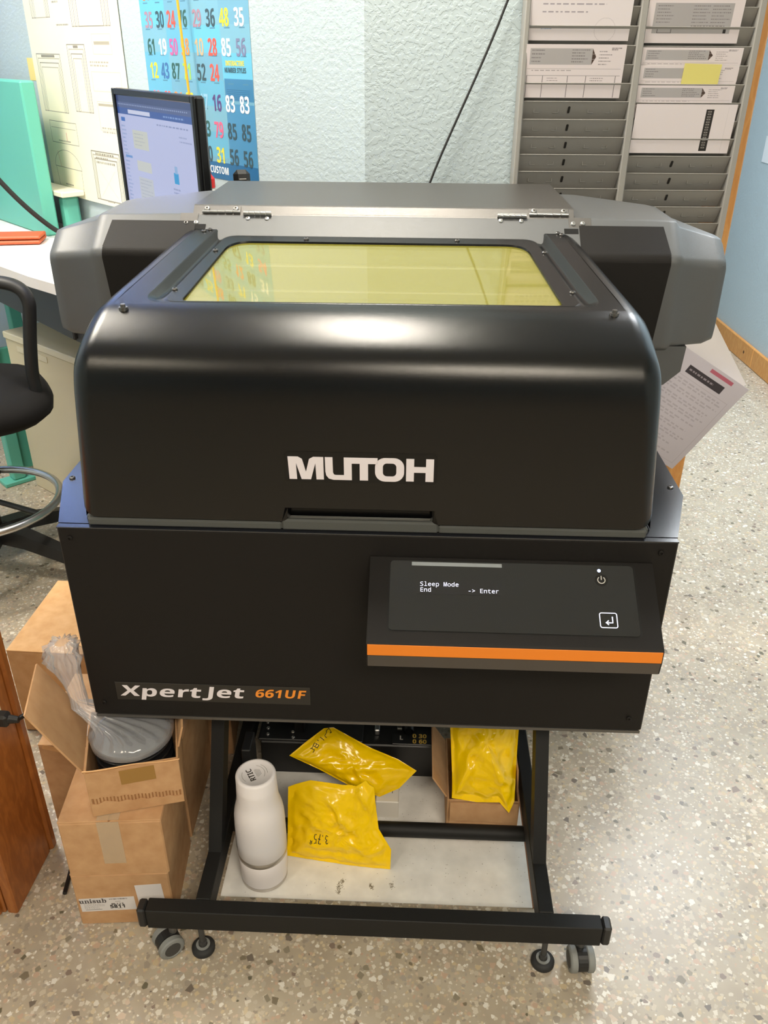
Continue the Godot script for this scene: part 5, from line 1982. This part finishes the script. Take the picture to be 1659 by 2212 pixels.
func build_rotary() -> void:
	var turn := deg_to_rad(YAW)
	var t := thing("rotary_unit", "black rotary attachment with rollers lying under the back of the printer", "printer accessory", mw(-0.062, 0.0006, -0.424), turn)
	var bl := mat(rgb(20, 20, 21), 0.45)
	var dk := mat(rgb(30, 31, 33), 0.4)
	box_part("base_frame", Vector3(0, 0.05, 0), Vector3(0.42, 0.10, 0.215), 0.003, bl, t)
	box_part("top_plate", Vector3(-0.09, 0.103, 0), Vector3(0.25, 0.006, 0.21), 0.002, dk, t)
	box_part("rail", Vector3(0.068, 0.108, -0.02), Vector3(0.012, 0.016, 0.19), 0.002, mats.steel, t)
	box_part("scale_plate", Vector3(0.155, 0.103, 0.09), Vector3(0.10, 0.005, 0.034), 0.001, dk, t)
	for e in [["L", 0.126, 0.087], ["0 30", 0.17, 0.08], ["0 60", 0.17, 0.098]]:
		text(e[0], 0.018, mat(rgb(206, 200, 190), 0.5) if e[0] == "L" else mat(rgb(206, 172, 80), 0.5), t, Transform3D(Basis(Vector3.RIGHT, -PI / 2), Vector3(e[1], 0.1061, e[2])), "lettering", "Droid Sans", true, 0.0004)
	# toothed belt and beaded roller
	for k in 16:
		box_part("tooth", Vector3(0.122, 0.112, -0.095 + k * 0.0105), Vector3(0.012, 0.006, 0.006), 0.0008, mats.dull_steel if k % 2 else dk, t)
	var st := mb()
	var prof := []
	for k in 40:
		prof.append([0.0095 + 0.003 * absf(sin(k * 0.55)), -0.10 + k * 0.0046])
	lathe(st, prof, 16, Transform3D(Basis(Vector3.RIGHT, PI / 2), Vector3(0.145, 0.118, 0.0)))
	done(st, "roller", dk, t)
	for k in 3:
		box_part("grey_tray", Vector3(0.188, 0.1045, -0.09 + k * 0.055), Vector3(0.05, 0.006, 0.038), 0.001, mat(rgb(112, 118, 124), 0.45), t)
	# side arm with bolts
	box_part("arm", Vector3(-0.165, 0.15, -0.05), Vector3(0.05, 0.10, 0.03), 0.003, dk, t)
	box_part("arm", Vector3(-0.12, 0.13, 0.03), Vector3(0.025, 0.06, 0.10), 0.003, bl, t)
	for p in [Vector3(-0.135, 0.1065, 0.08), Vector3(-0.132, 0.1065, 0.098), Vector3(-0.196, 0.1065, 0.07), Vector3(-0.194, 0.1065, 0.09), Vector3(-0.2, 0.1065, 0.05)]:
		screw(p, Vector3.UP, 0.0045, mats.steel, t)
	st = mb()
	tube(st, smooth_path([Vector3(0.0, 0.11, -0.1), Vector3(0.04, 0.16, -0.06), Vector3(0.055, 0.14, 0.0), Vector3(0.05, 0.108, 0.03)]), 0.0016, 6)
	done(st, "wire", mats.dull_steel, t)
	# bracket with bolts at the left leg
	var bk := thing("bolted_bracket", "black bracket with steel bolts beside the stand's left leg", "bracket", mw(-0.2755, 0.0006, -0.215), turn)
	box_part("plate", Vector3(0, 0.10, 0), Vector3(0.02, 0.20, 0.06), 0.002, dk, bk)
	box_part("foot", Vector3(0.008, 0.004, 0), Vector3(0.036, 0.008, 0.07), 0.001, bl, bk)
	for p in [Vector3(0.010, 0.13, 0.012), Vector3(0.010, 0.10, 0.012), Vector3(0.010, 0.05, 0.02)]:
		screw(p, Vector3.RIGHT, 0.006, mats.steel, bk)
	box_part("tab", Vector3(0.022, 0.035, 0.02), Vector3(0.024, 0.004, 0.02), 0.0006, mats.dull_steel, bk)


# ------------------------------------------------------------------ cartons on the left
func carton(called: String, label: String, at: Vector3, size: Vector3, turn: float, m: Material, split := true, group := "cartons left of the printer") -> Node3D:
	var t := thing(called, label, "carton", at, turn, group)
	box_part("body", Vector3(0, size.y / 2 - 0.002, 0), Vector3(size.x, size.y - 0.004, size.z), 0.0025, m, t)
	if split:
		var g := 0.0015
		for sx in [-1.0, 1.0]:
			box_part("flap", Vector3(sx * (size.x / 4 + g / 2), size.y - 0.0021, 0), Vector3(size.x / 2 - g, 0.0036, size.z - 0.001), 0.0008, m, t)
	else:
		box_part("flap", Vector3(0, size.y - 0.0021, 0), Vector3(size.x - 0.001, 0.0036, size.z - 0.001), 0.0008, m, t)
	return t


func label_on(t: Node3D, called: String, w: float, h: float, m: Material, at: Vector3, roll := 0.0) -> MeshInstance3D:
	var st := mb()
	sheet(st, func(u: float, v: float) -> Vector3: return Vector3((u - 0.5) * w, (v - 0.5) * h, 0.0), 1, 1, 0.0003)
	var o := done(st, called, m, t)
	o.transform = Transform3D(Basis(Vector3.BACK, roll), at)
	return o


func build_boxes() -> void:
	# the stack in front
	var lo := carton("carton", "lowest front carton, printed unisub 5811 on its white label", Vector3(-0.5135, 0.0006, -1.182), Vector3(0.188, 0.150, 0.19), deg_to_rad(2.6), mats.card)
	var lab := printed(400, 170, rgb(214, 210, 210), func(im: Image) -> void:
		r(im, 222, 16, 120, 3, rgb(120, 114, 112))
		var g := RandomNumberGenerator.new()
		g.seed = 2
		for k in 44:
			if g.randf() > 0.35:
				r(im, 218 + k * 3, 14, 2, 16, rgb(110, 104, 102))
		for k in 22:
			if g.randf() > 0.3:
				r(im, 226 + k * 4, 74, 3, 22, rgb(90, 84, 82))
		r(im, 256, 52, 40, 6, rgb(150, 144, 142))
		small_print(im, 26, 74, 150, 5, 14, 4, rgb(120, 114, 112), 5)
		r(im, 30, 146, 120, 5, rgb(90, 84, 84))
		r(im, 262, 142, 36, 6, rgb(150, 144, 142)), 0.5)
	var l1 := label_on(lo, "label", 0.108, 0.0385, lab, Vector3(-0.0335, 0.0605, 0.0955), 0.028)
	text("unisub", 0.0155, mat(rgb(70, 66, 70), 0.5), l1, Transform3D(Basis.IDENTITY, Vector3(-0.028, 0.0112, 0.0005)), "lettering", "Droid Serif", true, 0.0003)
	text("5811", 0.0135, mat(rgb(30, 28, 28), 0.5), l1, Transform3D(Basis.from_scale(Vector3(1.05, 1, 1)), Vector3(0.0185, -0.0072, 0.0005)), "lettering", "Droid Sans", true, 0.0003)
	label_on(lo, "label", 0.052, 0.078, printed(120, 180, rgb(216, 212, 214), func(im: Image) -> void:
		r(im, 40, 118, 36, 5, rgb(40, 38, 38))
		r(im, 38, 118, 5, 10, rgb(40, 38, 38))
		small_print(im, 16, 130, 60, 1, 8, 3, rgb(170, 164, 166), 3)), Vector3(0.053, 0.0755, 0.0955), 0.05)
	var hi := carton("carton", "upper front carton sealed with clear tape, under the open reel box", Vector3(-0.5095, 0.1512, -1.180), Vector3(0.189, 0.148, 0.195), deg_to_rad(2.9), mats.card)
	label_on(hi, "tape", 0.041, 0.112, mats.tape, Vector3(-0.003, 0.0905, 0.0982))
	var tp := label_on(hi, "tape", 0.041, 0.19, mats.tape, Vector3(-0.003, 0.1483, 0.0))
	tp.transform = Transform3D(Basis(Vector3.RIGHT, -PI / 2), Vector3(-0.003, 0.1484, 0.0))
	build_reel_box()
	# boxes behind
	var mid := carton("carton", "brown carton with a barcode label behind the front stack", Vector3(-0.571, 0.0006, -1.415), Vector3(0.296, 0.272, 0.23), deg_to_rad(-1.0), mats.card)
	var bar := printed(160, 60, rgb(226, 220, 214), func(im: Image) -> void:
		var g := RandomNumberGenerator.new()
		g.seed = 9
		for k in 34:
			if g.randf() > 0.4:
				r(im, 30 + k * 3, 8, 2, 40, rgb(40, 38, 36)))
	var bl := label_on(mid, "label", 0.09, 0.034, bar, Vector3(-0.092, 0.2728, 0.07))
	bl.transform = Transform3D(Basis(Vector3.RIGHT, -PI / 2), Vector3(-0.092, 0.2726, 0.07))
	label_on(mid, "torn_tape", 0.10, 0.012, mats.card_pale, Vector3(-0.09, 0.255, 0.1155), -0.25)
	var big := carton("carton", "large pale-topped carton standing farthest back beside the stool", Vector3(-0.735, 0.0006, -1.775), Vector3(0.352, 0.259, 0.31), deg_to_rad(-4.0), mats.card_pale, false)
	label_on(big, "label", 0.07, 0.135, printed(100, 190, rgb(220, 212, 206), func(im: Image) -> void:
		r(im, 10, 40, 80, 1, rgb(180, 172, 166))
		small_print(im, 20, 110, 40, 1, 8, 4, rgb(90, 84, 80), 3)
		r(im, 10, 140, 80, 1, rgb(180, 172, 166))), Vector3(0.045, 0.115, 0.1555), 0.06)
	var side := carton("carton", "brown carton half hidden between the front stack and the stand's leg", Vector3(-0.455, 0.0006, -1.625), Vector3(0.16, 0.36, 0.155), deg_to_rad(3.0), mats.card, false)
	# a loose flap leaning at its side
	var fs := mb()
	sheet(fs, func(u: float, v: float) -> Vector3: return Vector3(-0.05 + 0.1 * u, 0.33 - v * 0.12, 0.0865 + 0.012 * sin(v * 2.2) * u), 4, 4, 0.003)
	done(fs, "loose_flap", mats.card, side)
	build_wooden_end()


func build_reel_box() -> void:
	var t := thing("reel_box", "open cardboard box with torn front holding a bagged black reel", "carton", Vector3(-0.474, 0.3005, -1.192), deg_to_rad(13.5))
	var w := 0.166
	var d := 0.166
	var h := 0.110
	box_part("bottom", Vector3(0, 0.002, 0), Vector3(w, 0.004, d), 0.0, mats.card, t)
	for sx in [-1.0, 1.0]:
		box_part("side", Vector3(sx * (w / 2 - 0.002), h / 2, 0), Vector3(0.004, h, d), 0.001, mats.card, t)
	box_part("side", Vector3(0, h / 2, -d / 2 + 0.002), Vector3(w - 0.008, h, 0.004), 0.001, mats.card, t)
	# front: upper liner layer proud of the torn lower layer with bared flutes
	box_part("side", Vector3(0, h / 2, d / 2 - 0.003), Vector3(w - 0.008, h, 0.003), 0.0005, mats.card, t)
	var edge := [0.044, 0.041, 0.047, 0.043, 0.038, 0.041, 0.036, 0.039, 0.033, 0.036, 0.031, 0.034, 0.028, 0.031]
	var up := PackedVector2Array([Vector2(w / 2 - 0.001, h + 0.002), Vector2(-w / 2 + 0.001, h - 0.002)])
	var low := PackedVector2Array([Vector2(w / 2 - 0.001, 0.0), Vector2(-w / 2 + 0.001, 0.0)])
	for k in edge.size():
		var x := lerpf(-w / 2 + 0.001, w / 2 - 0.001, k / 13.0)
		up.append(Vector2(x, edge[k] + 0.002))
		low.append(Vector2(x, edge[k] - 0.012))
	var st := mb()
	prism(st, up, 0.0016, Transform3D(Basis.IDENTITY, Vector3(0, 0, d / 2 - 0.0012)))
	done(st, "outer_liner", mats.card, t)
	st = mb()
	prism(st, low, 0.0016, Transform3D(Basis.IDENTITY, Vector3(0, 0, d / 2 - 0.0012)))
	done(st, "outer_liner", mats.card, t)
	st = mb()
	for k in 26:
		var x := lerpf(-w / 2 + 0.006, w / 2 - 0.006, k / 25.0)
		cyl(st, Vector3(x, 0.018 + 0.012 * (1.0 - k / 25.0), d / 2 - 0.0014), Vector3(x, 0.03 + 0.014 * (1.0 - k / 25.0), d / 2 - 0.0014), 0.0013, 5)
	done(st, "flutes", mat(rgb(150, 104, 62), 0.85), t)
	# pale folded rim, brown tape, flaps
	st = mb()
	sheet(st, func(u: float, v: float) -> Vector3: return Vector3((u - 0.5) * (w + 0.004), h - 0.004 + v * 0.01 - 0.006 * v * u, d / 2 - 0.004 + 0.007 * v + 0.002 * sin(u * 9.0)), 14, 2, 0.002)
	done(st, "rim", mats.card_pale, t)
	label_on(t, "brown_tape", 0.062, 0.034, mat(rgb(150, 112, 52), 0.35), Vector3(0.008, 0.086, d / 2 + 0.0009), 0.02)
	st = mb()
	sheet(st, func(u: float, v: float) -> Vector3: return Vector3(-w / 2 - 0.0005 - 0.058 * v - 0.012 * v * v, h + 0.150 * v - 0.01 * u * v, lerpf(d / 2 - 0.004, -d / 2 + 0.01, u) + 0.006 * sin(v * 3.0)), 6, 8, 0.0035)
	done(st, "flap", mats.card, t)
	st = mb()
	sheet(st, func(u: float, v: float) -> Vector3: return Vector3(w / 2 - 0.001 + 0.012 * v, h + 0.046 * v, lerpf(-d / 2 + 0.01, d / 2 - 0.03, u)), 4, 5, 0.0035)
	done(st, "flap", mats.card, t)
	# reels stacked in the box
	var b := Basis(Vector3.UP, deg_to_rad(13.5))
	var o := t.position
	var re := thing("black_reel", "stack of round black reels inside the open box", "reel", o + Vector3(0, 0.0045, 0) + b * Vector3(0, 0, 0))
	var blk := mat(rgb(26, 26, 28), 0.3)
	for k in 6:
		st = mb()
		lathe(st, [[0.0, 0.0], [0.0705, 0.0], [0.0715, 0.0012], [0.0715, 0.0032], [0.0695, 0.0044], [0.062, 0.0046], [0.0615, 0.0165], [0.0, 0.0165]], 48, Transform3D(Basis.IDENTITY, Vector3(0, k * 0.0185, 0)), true)
		done(st, "disc", blk, re)
	st = mb()
	lathe(st, [[0.0, 0.0], [0.0705, 0.0], [0.0715, 0.0012], [0.0715, 0.0038], [0.0665, 0.0042], [0.066, 0.0025], [0.02, 0.0025], [0.019, 0.008], [0.012, 0.008], [0.0, 0.007]], 48, Transform3D(Basis.IDENTITY, Vector3(0, 0.1115, 0)), true)
	done(st, "top_flange", blk, re)
	# clear bag round the reels, gathered to a tail at the left
	var n := noise(14.0, FastNoiseLite.TYPE_SIMPLEX, 2, 8)
	n.fractal_type = FastNoiseLite.FRACTAL_RIDGED
	st = mb()
	var rings := []
	var spine := [[0.0772, 0.1128, 0.0, 0.0, 0.0008], [0.0775, 0.1195, 0.0, 0.0, 0.0015], [0.0765, 0.1265, 0.0, 0.0, 0.002], [0.070, 0.1325, 0.0, 0.0, 0.005], [0.060, 0.137, -0.004, -0.003, 0.008], [0.048, 0.1415, -0.016, -0.006, 0.010], [0.036, 0.146, -0.038, -0.010, 0.009], [0.024, 0.151, -0.064, -0.014, 0.008], [0.014, 0.164, -0.094, -0.018, 0.005], [0.013, 0.19, -0.097, -0.02, 0.005], [0.015, 0.22, -0.1, -0.02, 0.006], [0.019, 0.25, -0.106, -0.02, 0.008], [0.027, 0.270, -0.108, -0.022, 0.014], [0.020, 0.285, -0.110, -0.022, 0.012], [0.024, 0.298, -0.108, -0.024, 0.012], [0.010, 0.306, -0.106, -0.024, 0.008]]
	for e in spine:
		var ring := PackedVector3Array()
		for k in 56:
			var a := -TAU * k / 56.0
			var q: float = e[0] + e[4] * (absf(sin(a * 9.0 + e[1] * 14.0)) - 0.4) * 0.7 + n.get_noise_3d(cos(a) * 0.12, e[1], sin(a) * 0.12) * e[4] * 0.7
			ring.append(o + Vector3(e[2] + cos(a) * q, e[1] + absf(sin(a * 9.0 + e[1] * 14.0)) * e[4] * 0.55, e[3] + sin(a) * q))
		rings.append(ring)
	loft(st, rings, 1)
	tag(done(st, "clear_bag", mats.film), "crinkled clear plastic bag gathered over the black reels", "plastic bag")


func build_wooden_end() -> void:
	# end of a wooden bench at the left edge, with an outlet and a plug
	var a := Vector3(-0.7405, 0, -1.105)
	var e := Vector3(-0.7265, 0, -1.283)
	var right := (e - a).normalized()
	var bs := Basis(right, Vector3.UP, right.cross(Vector3.UP))
	var t := thing("wooden_bench_end", "stained wooden bench end with moulded edge at the left", "bench", (a + e) / 2)
	t.basis = bs
	var w := a.distance_to(e)
	box_part("side_panel", Vector3(-0.012, 0.37, -0.011), Vector3(w - 0.024, 0.739, 0.022), 0.003, mats.door_wood, t)
	box_part("edge_strip", Vector3(w / 2 - 0.012, 0.37, -0.006), Vector3(0.024, 0.739, 0.024), 0.005, mats.door_wood, t)
	box_part("front_panel", Vector3(-w / 2 + 0.011, 0.37, -0.28), Vector3(0.022, 0.739, 0.51), 0.003, mats.door_wood, t)
	box_part("rail", Vector3(-w / 2 - 0.006, 0.07, -0.28), Vector3(0.014, 0.13, 0.5), 0.004, mats.door_wood, t)
	box_part("bench_top", Vector3(0.0, 0.755, -0.28), Vector3(w + 0.04, 0.028, 0.56), 0.005, mats.door_wood, t)
	var pl := thing("outlet_plate", "beige outlet plate on the wooden bench end", "outlet", t.position + bs * Vector3(-0.012, 0.478, 0.0006))
	pl.basis = bs
	box_part("plate", Vector3(0, 0, 0.004), Vector3(0.07, 0.092, 0.008), 0.002, mat(rgb(212, 200, 170), 0.45), pl)
	for y in [-0.02, 0.02]:
		box_part("socket", Vector3(0, y, 0.0085), Vector3(0.03, 0.026, 0.002), 0.0006, mat(rgb(196, 184, 156), 0.4), pl)
	var cd := thing("power_cord", "black plug and cord leading from the outlet to the cartons", "cord", pl.position + bs * Vector3(0, -0.02, 0.0105))
	var base := cd.position
	var bk := mat(rgb(20, 20, 21), 0.45)
	var o := mb()
	box(o, Vector3(0, 0, 0.016), Vector3(0.024, 0.028, 0.032), 0.005, Transform3D(bs, Vector3.ZERO))
	cyl(o, bs * Vector3(0, 0, 0.031), bs * Vector3(0, 0, 0.05), 0.009, 12, 0.006)
	done(o, "plug", bk, cd)
	o = mb()
	var path := [base + bs * Vector3(0, 0, 0.046), Vector3(-0.655, 0.449, -1.212), Vector3(-0.634, 0.415, -1.225), Vector3(-0.625, 0.36, -1.245), Vector3(-0.628, 0.29, -1.272), Vector3(-0.64, 0.18, -1.282), Vector3(-0.66, 0.06, -1.27), Vector3(-0.668, 0.008, -1.23), Vector3(-0.66, 0.0055, -1.15)]
	var loc := []
	for p in smooth_path(path, 6):
		loc.append(p - base)
	tube(o, loc, 0.0045, 8)
	done(o, "cable", bk, cd)


# ------------------------------------------------------------------ right of the printer
func build_right_side() -> void:
	var page := printed(220, 290, rgb(192, 186, 195), func(im: Image) -> void:
		r(im, 60, 30, 110, 22, rgb(52, 46, 52))
		small_print(im, 66, 38, 96, 1, 8, 5, rgb(140, 132, 140), 3)
		r(im, 110, 8, 70, 10, rgb(176, 92, 110))
		for k in 9:
			small_print(im, 24, 70 + k * 22, 176, 2, 8, 4, rgb(172, 165, 174), 20 + k)
		frame_rect(im, 16, 62, 190, 214, rgb(170, 162, 170), 1))
	# corners found on the photograph: the page hangs askew from the pine casing
	var rr := Vector3(0.9225, 0.798, -2.055)
	var bb := Vector3(0.778, 0.5587, -2.055)
	var along := (rr - bb).normalized()
	var across := Vector3(along.y, -along.x, 0) * -1.0
	var mid := (rr + bb) / 2 + across * 0.108
	var xf := Transform3D(Basis(-across, along, Vector3(0, 0, 1)), mid + Vector3(0, 0, 0.002))
	paper("loose_page", "printed page with black and red bars hanging askew at the pine casing", "paper", 0.216, 0.279, page, xf, 0.006, "", 0.0012, 0.018)
	# a second sheet behind it, turned further
	var d2 := Vector3(-0.567, 0.824, 0)
	var n2 := Vector3(-0.824, -0.567, 0)
	var r2 := Vector3(0.934, 0.794, -2.066)
	paper("loose_page", "blank back sheet fanned out behind the page at the pine casing", "paper", 0.216, 0.279, mats.paper, Transform3D(Basis(-d2, -n2, Vector3.BACK), r2 + d2 * 0.108 + n2 * 0.1395), 0.0, "", 0.0008, 0.0)
	label_small_note()


func label_small_note() -> void:
	var st := mb()
	sheet(st, func(u: float, v: float) -> Vector3: return Vector3(0, (v - 0.5) * 0.13, -(u - 0.5) * 0.2), 1, 1, 0.001)
	var m := printed(100, 64, rgb(232, 234, 238), func(im: Image) -> void:
		r(im, 14, 8, 40, 44, rgb(230, 150, 70))
		small_print(im, 62, 14, 30, 4, 9, 4, rgb(140, 140, 150), 3))
	var o := done(st, "wall_notice", m)
	o.position = Vector3(2.0485, 1.085, -4.85)
	o.rotation.y = 0.0
	tag(o, "small white notice with an orange patch on the pale blue passage wall", "notice")
